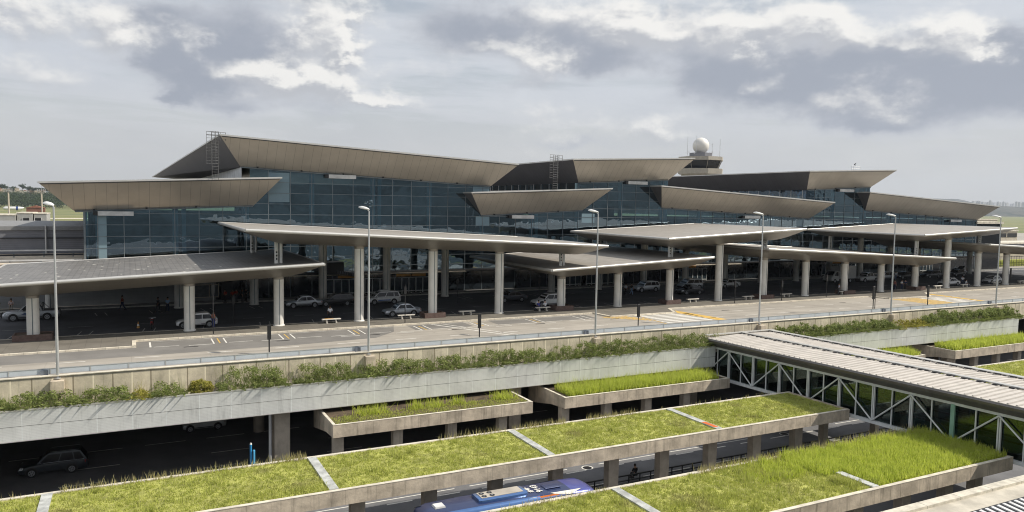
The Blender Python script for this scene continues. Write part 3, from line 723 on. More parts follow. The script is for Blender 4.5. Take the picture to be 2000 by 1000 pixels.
# ================================================================= KERBSIDE CANOPIES
CA = [  # name label, bottom(x0,z0,x1,z1), top(x0,z0,x1,z1), full columns, struts (x, z_from)
 ('low entrance canopy at the left end with stained ribbed roof', (-9.2, 4.14, 14.3, 5.28), (-12.4, 5.40, 17.7, 6.75), [-7.92, 5.24, 13.85], []),
 ('high long entrance canopy sloping down to the right, second from the left', (14.3, 8.72, 49.9, 7.08), (10.1, 10.24, 52.5, 8.26), [22.4, 31., 39.5], [(13.85, 6.55), (48.2, 5.75)]),
 ('low entrance canopy with sunlit roof in the middle of the forecourt', (48.3, 4.28, 66.8, 5.0), (44.7, 5.42, 69.6, 6.58), [48.2, 56.8, 65.3], []),
 ('high entrance canopy with broad flat sunlit roof right of the middle', (65.3, 7.80, 83.7, 8.66), (61.9, 9.09, 86.7, 10.36), [74.0], [(65.3, 6.35), (82.6, 7.35)]),
 ('low long entrance canopy sloping down to the right, over the box truck', (82.8, 5.97, 117.8, 4.15), (79.5, 7.56, 121.8, 5.52), [82.6, 91.2, 99.8, 108.4, 117.], []),
 ('high entrance canopy near the right edge, below the last low roof', (116.8, 8.27, 134.8, 9.1), (113.4, 9.36, 138.7, 10.52), [125.4], [(117., 5.7), (134.2, 7.5)]),
 ('dark low entrance canopy running out of the right edge', (134.2, 6.2, 170., 4.45), (131.0, 7.72, 174., 5.7), [134.2, 142.7, 151.3, 160.], [])]
CFY, CFB, CBB, CBT = 76.5, 79.75, 98.1, 100.6
for (lab, bo, to, cols, struts) in CA:
    t = thing('entrance_canopy', lab, 'canopy', ((bo[0]+bo[2])/2, 80.3, .13), 'canopies over the drop-off kerb')
    (b0, zb0, b1, zb1), (t0, zt0, t1, zt1) = bo, to
    m = MB()
    m.hexa([(t0+.15, CFY+.15, zt0-.05), (t1-.15, CFY+.15, zt1-.05), (t1-.15, CBT, zt1-.05), (t0+.15, CBT, zt0-.05)],
           [(t0+.15, CFY+.15, zt0+.1), (t1-.15, CFY+.15, zt1+.1), (t1-.15, CBT, zt1+.1), (t0+.15, CBT, zt0+.1)])
    m.build('canopy_roof', M_seamd if ('stained' in lab or 'dark' in lab) else M_seamy, t)
    if 'stained' in lab:
        rgd = np.random.default_rng(5)
        for q in range(70):
            xx = rgd.uniform(-11, 9); yy = rgd.uniform(77.5, 99); zz = zt0+.1-.05+(zt1-zt0)*(xx-t0)/(t1-t0)+.06; rr_ = rgd.uniform(.04, .16)
            m = MB(); m.add([(xx-rr_*rgd.uniform(.5, 2), yy, zz), (xx, yy-rr_, zz), (xx+rr_*rgd.uniform(.5, 2), yy+rr_*.3, zz), (xx, yy+rr_*rgd.uniform(1, 3), zz)], [(0, 1, 2, 3)]); m.build('bird_dropping', M_white, t)
    m = MB(); rings = []
    for s in (0, .12, .3, .55, .8, 1):   # curved soffit from eave to flat belly
        w = 1-(1-s)**1.35
        x0 = t0+.1+(b0-t0-.1)*s; x1 = t1-.1+(b1-t1+.1)*s; ya = CFY+.1+(CFB-CFY-.1)*s; yb = CBT-.1+(CBB-CBT+.1)*s
        za = zt0-.12+(zb0-zt0+.12)*w; zb_ = zt1-.12+(zb1-zt1+.12)*w
        rings.append([(x0, ya, za), (x1, ya, zb_), (x1, yb, zb_), (x0, yb, za)])
    m.loft(rings); m.build('canopy_soffit', M_csof, t, True)
    m = MB(); r = .17
    for A, Bq in (((t0, CFY+.1, zt0), (t1, CFY+.1, zt1)), ((t0, CFY+.1, zt0), (t0, CBT, zt0)), ((t1, CFY+.1, zt1), (t1, CBT, zt1)), ((t0, CBT, zt0), (t1, CBT, zt1))): m.tube(A, Bq, r, 10)
    m.build('rounded_edge', M_trim, t, True)
    zbel = lambda x: zb0+(zb1-zb0)*(x-b0)/(b1-b0)
    for x0 in cols:
        for yy in (80.3, 97.6):
            zt = zbel(x0)
            m = MB(); m.lathe(x0, yy, [(.60, .13), (.60, .2), (.52, .26), (.52, zt-.03)], 24); cl = m.build('column', M_col, t, True)
            m = MB(); m.lathe(x0, yy, [(.53, zt-.25), (.60, zt+.15), (.95, zt+.75), (1.3, zt+.95)], 24); m.build('capital', M_csof, cl, True)
            m = MB(); m.box(x0-.035, x0+.035, yy-.535, yy-.50, .3, zt-.1); m.build('seam', M_mull, cl)
    for x0, zf in struts:
        for yy in (80.3, 97.6):
            zt = zbel(x0)
            m = MB(); m.tube((x0-.22, yy, zf-.1), (x0-.22, yy, zt+.4), .2, 12); m.tube((x0+.24, yy, zf-.1), (x0+.24, yy, zt+.4), .16, 12); m.build('strut', M_col, t, True)
            m = MB()
            for q in range(3): m.box(x0-.30, x0-.16, yy-.225, yy-.20, zf+.5+q*.35, zf+.68+q*.35)
            m.build('strut_slot', M_blk, t)

# ================================================================= FOOTBRIDGE
BX0, BX1 = 56.2, 64.6
def bz(y): return .0145*(60-y)
br = thing('footbridge', 'covered steel and glass footbridge with ribbed pale roof crossing above the green roofs', 'footbridge', (60, 40, -5))
YS0, YS1 = 10.0, 61.9
def slope_box(mb, x0, x1, y0, y1, z0, z1):
    mb.hexa([(x0, y0, z0+bz(y0)), (x1, y0, z0+bz(y0)), (x1, y1, z0+bz(y1)), (x0, y1, z0+bz(y1))], [(x0, y0, z1+bz(y0)), (x1, y0, z1+bz(y0)), (x1, y1, z1+bz(y1)), (x0, y1, z1+bz(y1))])
m = MB(); XM = 60.4
def rz(x): return -.80+.22*min(1, (x-55.4)/(XM-55.4)) if x < XM else -.58-.10*(x-XM)/4.8
for (xa, xb) in ((55.4, XM-.25), (XM+.25, 65.2)):
    m.hexa([(xa, YS0, rz(xa)-.08+bz(YS0)), (xb, YS0, rz(xb)-.08+bz(YS0)), (xb, YS1, rz(xb)-.08+bz(YS1)), (xa, YS1, rz(xa)-.08+bz(YS1))],
           [(xa, YS0, rz(xa)+bz(YS0)), (xb, YS0, rz(xb)+bz(YS0)), (xb, YS1, rz(xb)+bz(YS1)), (xa, YS1, rz(xa)+bz(YS1))])
roofb = m.build('roof', M_broof, br)
m = MB()
for k in range(84):
    y0 = YS0+k*.62
    for (xa, xb) in ((55.5, XM-.3), (XM+.3, 65.1)):
        m.hexa([(xa, y0, rz(xa)+bz(y0)), (xb, y0, rz(xb)+bz(y0)), (xb, y0+.16, rz(xb)+bz(y0)), (xa, y0+.16, rz(xa)+bz(y0))], [(xa, y0+.04, rz(xa)+.07+bz(y0)), (xb, y0+.04, rz(xb)+.07+bz(y0)), (xb, y0+.12, rz(xb)+.07+bz(y0)), (xa, y0+.12, rz(xa)+.07+bz(y0))])
m.build('rib', M_broof, roofb)
m = MB(); slope_box(m, XM-.26, XM+.24, YS0, YS1, -.52, -.44); slope_box(m, 64.6, 65.25, YS0, YS1, -.60, -.52); slope_box(m, 55.35, 65.2, YS1-.5, YS1, -.52, -.45); m.build('ridge_cap', M_trim, roofb)
for k in range(42):
    y0 = YS0+k*1.24
    for xx in (XM-.5, 64.25): m = MB(); slope_box(m, xx, xx+.2, y0, y0+.62, -.57, -.50); m.build('vent_slot', M_blk, roofb)
m = MB(); rings = []
for yy in (YS0, YS1):
    zz = bz(yy); rings.append([(55.42, yy, -.82+zz), (55.25, yy, -.95+zz), (55.3, yy, -1.15+zz), (55.75, yy, -1.38+zz), (56.1, yy, -1.72+zz), (56.6, yy, -1.72+zz), (56.6, yy, -.86+zz)])
m.loft(rings); m.build('gutter_fascia', M_bfas, br, True)
PO = [58.97-3.45*k for k in range(-1, 15)]
def truss(X, side, name):
    ft = None
    m = MB(); slope_box(m, X-.1, X+.12, YS0, YS1, -1.93, -1.73); slope_box(m, X-.14, X+.12, YS0, YS1, -5.15, -4.88); m.build('chord', M_truss, br)
    for k, yy in enumerate(PO):
        if yy < YS0: continue
        zt, zb_ = -1.93+bz(yy), -4.88+bz(yy)
        green = (k == 8)
        m = MB(); m.box(X-.09, X+.07, yy-.13, yy-.03, zb_, zt); m.box(X-.09, X+.07, yy+.03, yy+.13, zb_, zt)
        if green: m.box(X-.14, X-.095, yy-.16, yy+.16, zb_, zt+.05)
        m.build('post', M_green if green else M_truss, br)
        m = MB(); yv = yy-1.72; m.box(X-.05, X+.05, yv-.045, yv+.045, -4.88+bz(yv), -1.93+bz(yv)); m.build('mullion', M_truss, br)
        if k+1 < len(PO):
            y2 = PO[k+1]; up_first = (k % 2 == 1)
            A = (X-.15, yy, (zt if up_first else zb_)); Bq = (X-.15, y2, (-4.88+bz(y2) if up_first else -1.93+bz(y2)))
            m = MB(); m.tube(A, Bq, .066, 8); m.build('diagonal', M_truss, br, True)
    m = MB(); slope_box(m, X+.125, X+.14, YS0, YS1, -4.86, -1.95); m.build('glazing', M_gbr if side < 0 else glass('bridge_far_glass', (.11, .15, .15), .08, .02), br)
truss(BX0, -1, 'left'); truss(BX1, 1, 'right')
m = MB(); slope_box(m, BX0+.15, BX1-.12, YS0, YS1, -5.0, -4.86); m.build('floor', M_intfl, br)
m = MB(); slope_box(m, BX0+.15, BX1-.12, YS0, YS1, -1.85, -1.75); m.build('ceiling', M_louv, br)
m = MB()
for yy in (57, 50, 43, 36, 29, 22, 15):
    m.tube((60.4, yy, -4.86+bz(yy)), (60.4, yy, -1.85+bz(yy)), .12, 10)
    m.box(60.2, 60.6, yy-1, yy+1, -4.85+bz(yy), -4.3+bz(yy))
m.build('inner_post', M_green, br)
m = MB()
for zz in (-4.3, -3.95): slope_box(m, 58.2, 58.25, YS0, 58, zz, zz+.05); slope_box(m, 62.2, 62.25, YS0, 58, zz, zz+.05)
m.build('inner_handrail', M_met, br)
Mwk = mat('pale_green_balustrade', (.22, .42, .36), .3, var=.2, vs=.4)
for xx in (57.6, 59.1, 61.0, 62.6):
    m = MB(); slope_box(m, xx, xx+.06, YS0, 52, -4.86, -4.1); wk = m.build('walkway_balustrade', Mwk, br)
    m = MB(); slope_box(m, xx-.04, xx+.10, YS0, 52, -4.099, -4.0); m.build('rubber_handrail', M_blk, wk)
for xx in (57.4, 59.6, 62.):
    m = MB(); slope_box(m, xx, xx+.12, YS0, 60, -1.99, -1.86); m.build('ceiling_rail', M_truss, br)
for yy in (47.2, 24.):
    for xx in (56.5, 63.6): m = MB(); m.box(xx, xx+.6, yy-.3, yy+.3, LZ, -5.1); m.build('bridge_pier', M_colc, br)
m = MB(); m.tube((55.9, 39.5, LZ), (55.9, 39.5, -5.0), .07, 8); m.build('rain_pipe', M_blk, br)

# ================================================================= GREEN ROOFS over the lower road
GZ = -4.2
def green_roof(label, x0, x1, y0, y1, dividers, cols, cy, beam=.92, endL=True, endR=True, backcols=True):
    t = thing('green_roof_slab', label, 'green roof', ((x0+x1)/2, (y0+y1)/2, GZ), 'planted concrete roofs over the lower road')
    m = MB(); m.box(x0+.3, x1-.3, y0+.3, y1-.28, GZ-.55, GZ-.16); m.build('slab', M_colc, t)
    m = MB(); m.box(x0, x1, y0, y0+.3, GZ-beam, GZ); fb = m.build('front_beam', M_conc, t)
    m = MB(); m.box(x0, x1, y0-.015, y0+.26, GZ+.002, GZ+.035); m.build('coping', M_cap, fb)
    m = MB(); m.box(x0, x1, y1-.28, y1, GZ-.6, GZ+.04); m.build('rear_kerb', M_cap, t)
    for f, xx in ((endL, x0), (endR, x1-.3)):
        if f: m = MB(); m.box(xx, xx+.3, y0+.3, y1-.28, GZ-beam+.1, GZ+.03); m.build('end_beam', M_conc, t)
    for xx in dividers:
        m = MB(); m.box(xx-.28, xx+.28, y0+.27, y1-.28, GZ-.3, GZ+.07); m.build('divider', mat('pale_grey_coping', (.42, .43, .41), .8, var=.3, vs=1.6, fine=.15), t)
    for xx in cols:
        for yy in (cy,):
            m = MB(); m.hexa([(xx-.42, yy-.33, LZ), (xx+.42, yy-.33, LZ), (xx+.42, yy+.33, LZ), (xx-.42, yy+.33, LZ)], [(xx-.47, yy-.33, GZ-.55), (xx+.47, yy-.33, GZ-.55), (xx+.47, yy+.33, GZ-.55), (xx-.47, yy+.33, GZ-.55)])
            m.build('pillar', M_colc, t)
    m = MB(); 
    nx = int((x1-x0)/.35); ny = int((y1-y0)/.35); rg = np.random.default_rng(int(abs(x0)*10+y0)); 
    hh = rg.normal(0, .018, (nx+1, ny+1)); vs = [(x0+.3+(x1-x0-.6)*i/nx, y0+.28+(y1-y0-.56)*j/ny, GZ-.03+hh[i, j]) for i in range(nx+1) for j in range(ny+1)]
    m.add(vs, [(i*(ny+1)+j, (i+1)*(ny+1)+j, (i+1)*(ny+1)+j+1, i*(ny+1)+j+1) for i in range(nx) for j in range(ny)])
    m.build('turf_bed', M_turf, t, True)
    return t
green_roof('longest planted roof, running from the left edge to the footbridge behind the blue bus', -40, 55.9, 43.8, 50.6, [-19.6, -4.5, 10.8, 25.95, 41.25], [-7.2, -2.1, 2.8, 7.7, 12.7, 17.6, 22.5, 27.4, 32.3, 37.1, 42., 46.9, 51.8], 45.9, endL=False)
green_roof('nearest planted roof with tall lush grass, in front of the blue bus', 8, 56.0, 30.2, 37.4, [26.45, 41.7], [12.4, 17.6, 22.7, 27.9, 33, 37.7, 42.3, 47.1, 51.8, 55.3], 32.4, endL=False)
green_roof('planted roof beyond the footbridge at the right edge', 66.5, 170, 43.8, 50.6, [97], [70+4.8*k for k in range(14)], 45.9)
m = MB(); m.box(41.02, 41.42, 44.4, 45.9, GZ+.072, GZ+.085); q = m.build('orange_strip', mat('orange_strip', (.7, .16, .03), .6)); tag(q, 'short orange strip lying on the divider of the long planted roof', 'strip')
# small planters hanging out from under the deck
def planter(label, x0, x1, cols):
    t = thing('balcony_planter', label, 'planter', ((x0+x1)/2, 59, GZ), 'concrete planters below the metal fascia')
    y0, y1 = 57.1, 64.0
    m = MB(); m.box(x0, x1, y0, y0+.25, GZ-1.0, GZ); fb = m.build('front_beam', M_conc, t)
    m = MB(); m.box(x0, x1, y0-.012, y0+.22, GZ+.002, GZ+.03); m.build('coping', M_cap, fb)
    for xx in (x0, x1-.25):
        m = MB(); m.prismx([(y0+.25, GZ-1.0), (y1-4.5, GZ-1.15), (y1, GZ-2.0), (y1, GZ), (y0+.25, GZ)], xx, xx+.25); m.build('side_beam', M_conc, t)
        m = MB(); m.box(xx+.01, xx+.24, y0+.25, y1, GZ+.002, GZ+.03); m.build('side_coping', M_cap, t)
    m = MB(); m.box(x0+.25, x1-.25, y0+.25, y1, GZ-.5, GZ-.12); m.build('slab', M_colc, t)
    m = MB(); m.box(x0+.25, x1-.25, y0+.25, y1, GZ-.119, GZ-.04); m.build('soil_bed', M_soil, t)
    for xx in cols:
        m = MB(); m.box(xx-.4, xx+.4, 57.75, 58.4, LZ, GZ-.98); m.build('pillar', M_colc, t)
planter('small concrete planter with sparse grass tufts, left of the two before the footbridge', 13.9, 31.6, [14.5, 19.4, 24.2, 29.0])
planter('small concrete planter thick with bright grass, just left of the footbridge', 34.9, 54.6, [35.4, 40.1, 44.8, 49.6])
planter('short concrete planter seen just above the footbridge roof', 68, 86.0, [70, 75, 80, 85])
planter('concrete planter full of bright grass near the right edge', 91.9, 112.0, [92.6, 97.4, 102.2, 107])
planter('concrete planter below the upper left road, out past the left edge', -33, -12.5, [-30, -22, -14])

# sheltered walkway roof in the bottom right corner
t = thing('walkway_roof', 'pale flat roof with dark slatted skylight in the bottom right corner', 'roof', (40, 19, -1))
m = MB(); m.box(26, 62, 12, 22.1, -1.3, -1.0); m.build('roof_slab', mat('cream_roof_felt', (.50, .46, .38), .85, var=.22, vs=.7, fine=.1, streak=0), t)
m = MB(); m.box(26, 62, 21.95, 22.45, -1.45, -.86); m.box(26, 62, 22.46, 22.8, -1.45, -1.1); m.build('kerb', mat('cream_coping', (.56, .52, .43), .8, var=.2, vs=2, lines=((0, 2.6, .05, .5),)), t)
m = MB(); m.box(32.5, 62, 12.5, 20.75, -.998, -.93); m.build('skylight_frame', M_blk, t)
m = MB()
for k in range(62): xx = 32.7+k*.47; m.hexa([(xx, 12.6, -.929), (xx+.2, 12.6, -.929), (xx+2.2, 20.6, -.929), (xx+2., 20.6, -.929)], [(xx, 12.6, -.87), (xx+.2, 12.6, -.87), (xx+2.2, 20.6, -.87), (xx+2., 20.6, -.87)])
m.build('slat', M_louv, t)
m = MB()
for xx in (30, 40, 50, 60): m.box(xx-.2, xx+.2, 19, 19.4, LZ, -1.3)
m.build('post', M_met, t)

# ================================================================= PLANTS
rng = np.random.default_rng(11)
def rowcells(x0, x1, y0, y1, divs):
    e = [x0]+list(divs)+[x1]
    return [(a+.32, b_-.32, y0+.32, y1-.3) for a, b_ in zip(e, e[1:])]
cells1 = rowcells(-16, 55.6, 43.8, 50.6, [-4.5, 10.8, 25.95, 41.25])
names1 = ['yellow green short turf on the long roof, cell in the bottom left corner', 'short turf on the long roof left of the second pale divider', 'short turf on the long roof above the blue bus', 'short turf on the long roof left of the divider with an orange mark', 'turf on the long roof partly in the footbridge shade']
for i, (c_, nm) in enumerate(zip(cells1, names1)):
    if i == 0: c_ = (-19, *c_[1:])
    grass_field('turf_grass', nm, *c_, GZ-.04, 330, .10, .035, .05, M_g1, 20+i, tufts=26, tuft_h=.34)
cells2 = rowcells(13, 55.9, 30.2, 37.4, [26.45, 41.7])
grass_field('meadow_grass', 'uneven grass on the nearest roof, beside the blue bus', *cells2[0], GZ-.04, 330, .13, .05, .05, M_g1, 41, tufts=26, tuft_h=.40)
grass_field('meadow_grass', 'green turf with loose tufts on the nearest roof, right of the bus', *cells2[1], GZ-.04, 330, .12, .05, .05, M_g1, 42, tufts=34, tuft_h=.5)
grass_field('meadow_grass', 'clumpy tall grass at the divider of the nearest roof', 35.5, 40.6, 33.8, 37.1, GZ-.04, 80, .28, .12, .05, M_g2, 43, tufts=26, tuft_h=.45)
grass_field('tall_grass', 'tall grass spilling over the rear part of the second divider', 40.2, 42.4, 33.2, 37.2, GZ-.04, 520, .36, .14, .05, M_g2, 46, tufts=12, tuft_h=.6)
grass_field('tall_grass', 'tall lush bright grass filling the end of the nearest roof by the footbridge', 42.1, 55.9, 30.55, 37.2, GZ-.04, 560, .34, .12, .05, M_g2, 44, tufts=14, tuft_h=.6)
grass_field('turf_grass', 'turf on the roof beyond the footbridge', 67, 120, 44.1, 50.3, GZ-.04, 160, .12, .04, .06, M_g1, 45, tufts=20)
# dry weeds along the far kerb of the long roof
V = []
for (xa, xb, n_, h_) in ((-4, 10, 420, .5), (9, 10.5, 90, .55), (20, 25.5, 130, .55), (26.2, 31, 240, .5), (33, 38, 180, .55), (40, 55, 60, .45), (-19, -5, 160, .4)):
    q = np.stack([rng.uniform(xa, xb, n_), rng.uniform(50.1, 50.75, n_), np.full(n_, GZ)], 1)
    V.append(blades(rng, q, rng.uniform(.4, 1.2, n_)*h_, np.full(n_, .045), .3))
V = np.concatenate(V); o = tri_mesh('dry_weeds', V, np.arange(len(V)).reshape(-1, 3), M_g3); tag(o, 'dry weeds along the rear kerb of the long planted roof', 'weeds', None, 'stuff')
V = []
for (xa, xb, n_, h_) in ((33, 41, 500, .5), (41.5, 55, 700, .6), (20, 26, 200, .3)):
    q = np.stack([rng.uniform(xa, xb, n_), rng.uniform(36.8, 37.5, n_), np.full(n_, GZ)], 1)
    V.append(blades(rng, q, rng.uniform(.4, 1.3, n_)*h_, np.full(n_, .045), .3))
V = np.concatenate(V); o = tri_mesh('seed_grass', V, np.arange(len(V)).reshape(-1, 3), M_g3); tag(o, 'pale seeding grass stalks along the rear edge of the nearest roof', 'grass', None, 'stuff')
# planters
grass_field('planter_grass', 'thin turf in the small planter left of the two', 14.2, 31.3, 57.4, 59.4, GZ-.04, 240, .10, .04, .05, M_g1, 51, tufts=4, tuft_h=.3)
V = []
for cx_ in (17.0, 18.2, 21.5, 23.2, 25.2, 29.4, 30.1):
    k = 130; q = np.stack([rng.normal(cx_, .45, k), rng.uniform(58.7, 60., k), np.full(k, GZ-.04)], 1); V.append(blades(rng, q, rng.uniform(.3, .95, k), np.full(k, .06), .5))
V = np.concatenate(V); o = tri_mesh('grass_tufts', V, np.arange(len(V)).reshape(-1, 3), M_g2); tag(o, 'fresh green tufts standing along the back of the sparse planter', 'grass', None, 'stuff')
grass_field('planter_grass', 'thick bright grass in the planter just left of the footbridge', 35.6, 53.4, 57.4, 60.2, GZ-.04, 520, .55, .2, .055, M_g2, 52, tufts=10, tuft_h=.9)
grass_field('planter_grass', 'grass in the short planter above the footbridge roof', 68.3, 85.6, 57.4, 60, GZ-.04, 260, .5, .2, .07, M_g2, 53, tufts=6, tuft_h=.8)
grass_field('planter_grass', 'bright grass in the planter near the right edge', 92.3, 111.6, 57.4, 60.2, GZ-.04, 300, .6, .2, .08, M_g2, 54, tufts=8, tuft_h=.9)

def hedge(label, x0, x1, h, m, seed, cat='shrub', dens=9., size=.078, wisp=1.0, h2=None, sprawl=.18):
    rg = np.random.default_rng(seed); n = int((x1-x0)*dens*1.45)
    x = rg.uniform(x0, x1, n)
    prof = .62+.38*np.interp(x, np.linspace(x0, x1, max(4, int((x1-x0)/1.6))), rg.uniform(.35, 1.15, max(4, int((x1-x0)/1.6))))
    endf = np.clip(np.minimum(x-x0, x1-x)/.8, .35, 1)
    h = h*1.32
    hh = h*prof*endf
    if h2 is not None: hh *= np.interp(x, [x0, x1], [1, h2/h])
    y = rg.uniform(61.1, 62.7, n); z = -2.0+rg.uniform(.1, 1, n)**.8*hh
    c = np.stack([x, y, z], 1)
    V, F = leaf_cloud(rg, c, rg.uniform(.22, .42, n), 46, size)
    h0_ = h
    t = thing('shrub', label, cat, ((x0+x1)/2, 62, -2.0), 'shrubs along the planting ledge')
    off = np.array(((x0+x1)/2, 62, -2.0))
    tri_mesh('foliage', V, F, m, t, off)
    k = int((x1-x0)*16*wisp); q = np.stack([rg.uniform(x0, x1, k), rg.uniform(60.95, 62.8, k), np.full(k, -2.)], 1)
    hz = np.interp(q[:, 0], x, hh) if False else h*rg.uniform(.75, 1.45, k)*(1 if h2 is None else np.interp(q[:, 0], [x0, x1], [1, h2/h]))
    Vb = blades(rg, q, hz, np.full(k, .05), sprawl*1.6)
    # drooping sprays over the fascia edge
    k2 = int((x1-x0)*26); q2 = np.stack([rg.uniform(x0, x1, k2), rg.uniform(60.9, 61.2, k2), rg.uniform(-1.7, -1.3, k2)], 1)
    a = rg.uniform(0, 6.28, k2); ln = rg.uniform(.2, .95, k2)
    tip = np.stack([np.cos(a)*ln*.7, -np.abs(np.sin(a))*ln, rg.uniform(-.1, .45, k2)], 1)
    sd_ = np.stack([rg.normal(0, .05, k2), np.zeros(k2), rg.normal(0, .045, k2)], 1)
    V2 = np.stack([q2-sd_, q2+sd_, q2+tip], 1).reshape(-1, 3)
    Vb = np.concatenate([Vb, V2]); tri_mesh('stems', Vb, np.arange(len(Vb)).reshape(-1, 3), m, t, off)
hedge('leafy green shrub bank in the left corner on the ledge', -14.5, -3.2, 1.2, M_sh, 61, dens=11, h2=1.1)
hedge('green shrub bank right of the first lamp, left of the straw coloured tuft', -3.4, .2, 1.1, M_sh, 62, dens=11)
hedge('straw coloured tuft between two green shrubs near the first lamp', -.1, 1.3, 1.0, M_sh2, 71, dens=9)
hedge('green shrub between the straw coloured tuft and the round bush', 1.1, 3.7, 1.0, M_sh, 72, dens=11)
t = thing('round_bush', 'rounded yellow green bush alone against the tan wall', 'bush', (4.75, 62, -2.0), 'shrubs along the planting ledge')
rg = np.random.default_rng(63); d = rg.normal(0, 1, (130, 3)); d /= np.linalg.norm(d, axis=1)[:, None]
c_ = np.array([4.75, 61.9, -1.5])+d*np.array([.85, .55, .75])*rg.uniform(.4, 1, (130, 1))**.5; c_[:, 2] = np.maximum(c_[:, 2], -1.95)
V, F = leaf_cloud(rg, c_, rg.uniform(.12, .25, 130), 60, .06); tri_mesh('foliage', V, F, M_sh2, t, np.array((4.75, 62, -2.0)))
hedge('wide spreading green shrub right of the round yellow bush', 6.0, 11.3, 1.5, M_sh, 64, dens=13, wisp=1.6, sprawl=.4)
hedge('tall start of the long green shrub bank, beside a gap in the ledge', 11.9, 17, 1.3, M_sh, 65, dens=12, wisp=1.6, sprawl=.35)
hedge('long dense green shrub bank left of the third street lamp', 17, 36.5, 1.15, M_sh, 66, dens=11)
hedge('dense shrub bank between the third street lamp and the footbridge', 36.5, 57.5, 1.35, M_sh, 67, dens=11)
hedge('green shrub bank just right of the footbridge roof', 65.5, 86.5, 1.25, M_sh, 68, dens=9, size=.11)
hedge('dry straw coloured shrub between two green banks at the right', 86, 93, .9, M_sh2, 69, dens=6, size=.1)
hedge('last green shrub bank near the right edge below the sixth lamp', 91.5, 113, 1.45, M_sh, 70, dens=9, size=.12)
# trees of the far left ridge: a few crowns on the skyline, one mass below
def tree(x, y, z, h, r, label, seed, m=M_tr, group='far trees on the left skyline'):
    rg = np.random.default_rng(seed); t = thing('tree', label, 'tree', (x, y, z), group)
    mb = MB(); mb.tube((x, y, z), (x, y, z+h*.5), h*.03, 6, h*.015)
    for a in range(4): mb.tube((x, y, z+h*.35), (x+r*.5*math.cos(a*1.6), y+r*.5*math.sin(a*1.6), z+h*.7), h*.015, 5, h*.006)
    mb.build('trunk', M_trunk, t)
    n = 40; d = rg.normal(0, 1, (n, 3)); d /= np.linalg.norm(d, axis=1)[:, None]
    c = np.array([x, y, z+h*.66])+d*np.array([r, r, h*.3])*rg.uniform(.3, 1, (n, 1))
    V, F = leaf_cloud(rg, c, rg.uniform(.2, .4, n)*r, 40, r*.09); tri_mesh('crown', V, F, m, t, np.array((x, y, z)))
def azx(px, yy): return yy*math.tan(YAW+math.atan((px-1000)/1462.5))
for i, (px, z0, hh, rr, lb) in enumerate(((3, 24, 19, 12, 'dark tree at the frame edge'), (10, 24, 15, 9, 'smaller dark tree right of the edge tree'), (27, 22, 15, 10, 'low wide tree left of the tallest tree'), (45, 24, 22, 9, 'tallest round topped dark tree'), (57, 24, 16, 9, 'second tree close right of the tallest'), (68, 23, 13, 8, 'small tree above the pale houses'), (78, 23, 13, 10, 'broad low tree over the houses'), (90, 22, 14, 9, 'tree nearest the roof tip'), (36, 14, 13, 9, 'tree standing below the houses, left of centre'), (62, 13, 13, 9, 'tree standing below the houses, right of centre'))):
    tree(azx(px, 2300+i*7), 2300+i*7, z0, hh, rr, lb+' on the far left skyline', 80+i)
rg = np.random.default_rng(90); n = 1500
c_ = np.stack([rg.uniform(-420, 20, n), rg.uniform(1640, 2150, n), np.zeros(n)], 1); c_[:, 2] = LZ+rg.uniform(2, 17, n)+(c_[:, 1]-1640)*.030
V, F = leaf_cloud(rg, c_, rg.uniform(5, 10, n), 60, 1.3); o = tri_mesh('far_wood', V, F, M_tr); tag(o, 'dark band of woodland beyond the airfield at the left', 'wood', None, 'stuff')

# ================================================================= STREET LAMPS, TOTEMS, POLES
LX = [-4.79, 18.45, 42.0, 64.46, 87.45, 110.2]
labs = ['nearest and tallest street lamp at the left, in front of the low stained canopy', 'second street lamp from the left, standing before the high canopy', 'third street lamp, left of the yellow chevrons on the road', 'fourth street lamp, right beside the footbridge roof', 'fifth street lamp, next to the twin post dark sign', 'sixth and farthest street lamp near the right edge']
for x0, lb in zip(LX, labs):
    t = thing('street_lamp', lb, 'street lamp', (x0, 63.35, .2), 'street lamps on the deck edge'); y0 = 63.1
    m = MB(); m.tube((x0, y0, -.1), (x0, y0, 12.45), .11, 12, .062); m.build('pole', M_met, t, True)
    m = MB(); m.tube((x0, y0, -.06), (x0, y0, .02), .24, 12); m.build('base_plate', M_met, t)
    m = MB(); m.tube((x0, y0, 12.35), (x0-.1, y0+.3, 12.62), .05, 8); m.build('arm', M_met, t)
    m = MB()
    rings = []
    for s, w, h_ in ((0, .06, .05), (.15, .17, .10), (.45, .27, .16), (.8, .27, .16), (1.05, .16, .08), (1.12, .05, .03)):
        cx_, cy_ = x0-.02-s*.55, y0-.05+s*.95*.9; cz = 12.56+s*.16
        dx_, dy_ = .86, .5
        rings.append([(cx_+dx_*w*math.cos(a), cy_+dy_*w*math.cos(a), cz+h_*math.sin(a)*(1 if math.sin(a) > 0 else .55)) for a in [6.2832*i/12 for i in range(12)]])
    m.loft(rings); m.build('lamp_head', mat('lamp_white', (.75, .75, .73), .4), t, True)
    m = MB(); m.hexa([(x0-.42, 62.35, -1.0), (x0+.42, 62.35, -1.0), (x0+.42, 62.99, -1.15), (x0-.42, 62.99, -1.15)], [(x0-.42, 62.35, -.12), (x0+.42, 62.35, -.12), (x0+.42, 62.99, -.12), (x0-.42, 62.99, -.12)])
    m.build('concrete_bracket', M_conc, t)
    m = MB(); m.box(x0-1.1, x0-.62, 63.38, 63.53, .12, .55); m.build('switch_box', mat('grey_box', (.16, .18, .22), .5), t)
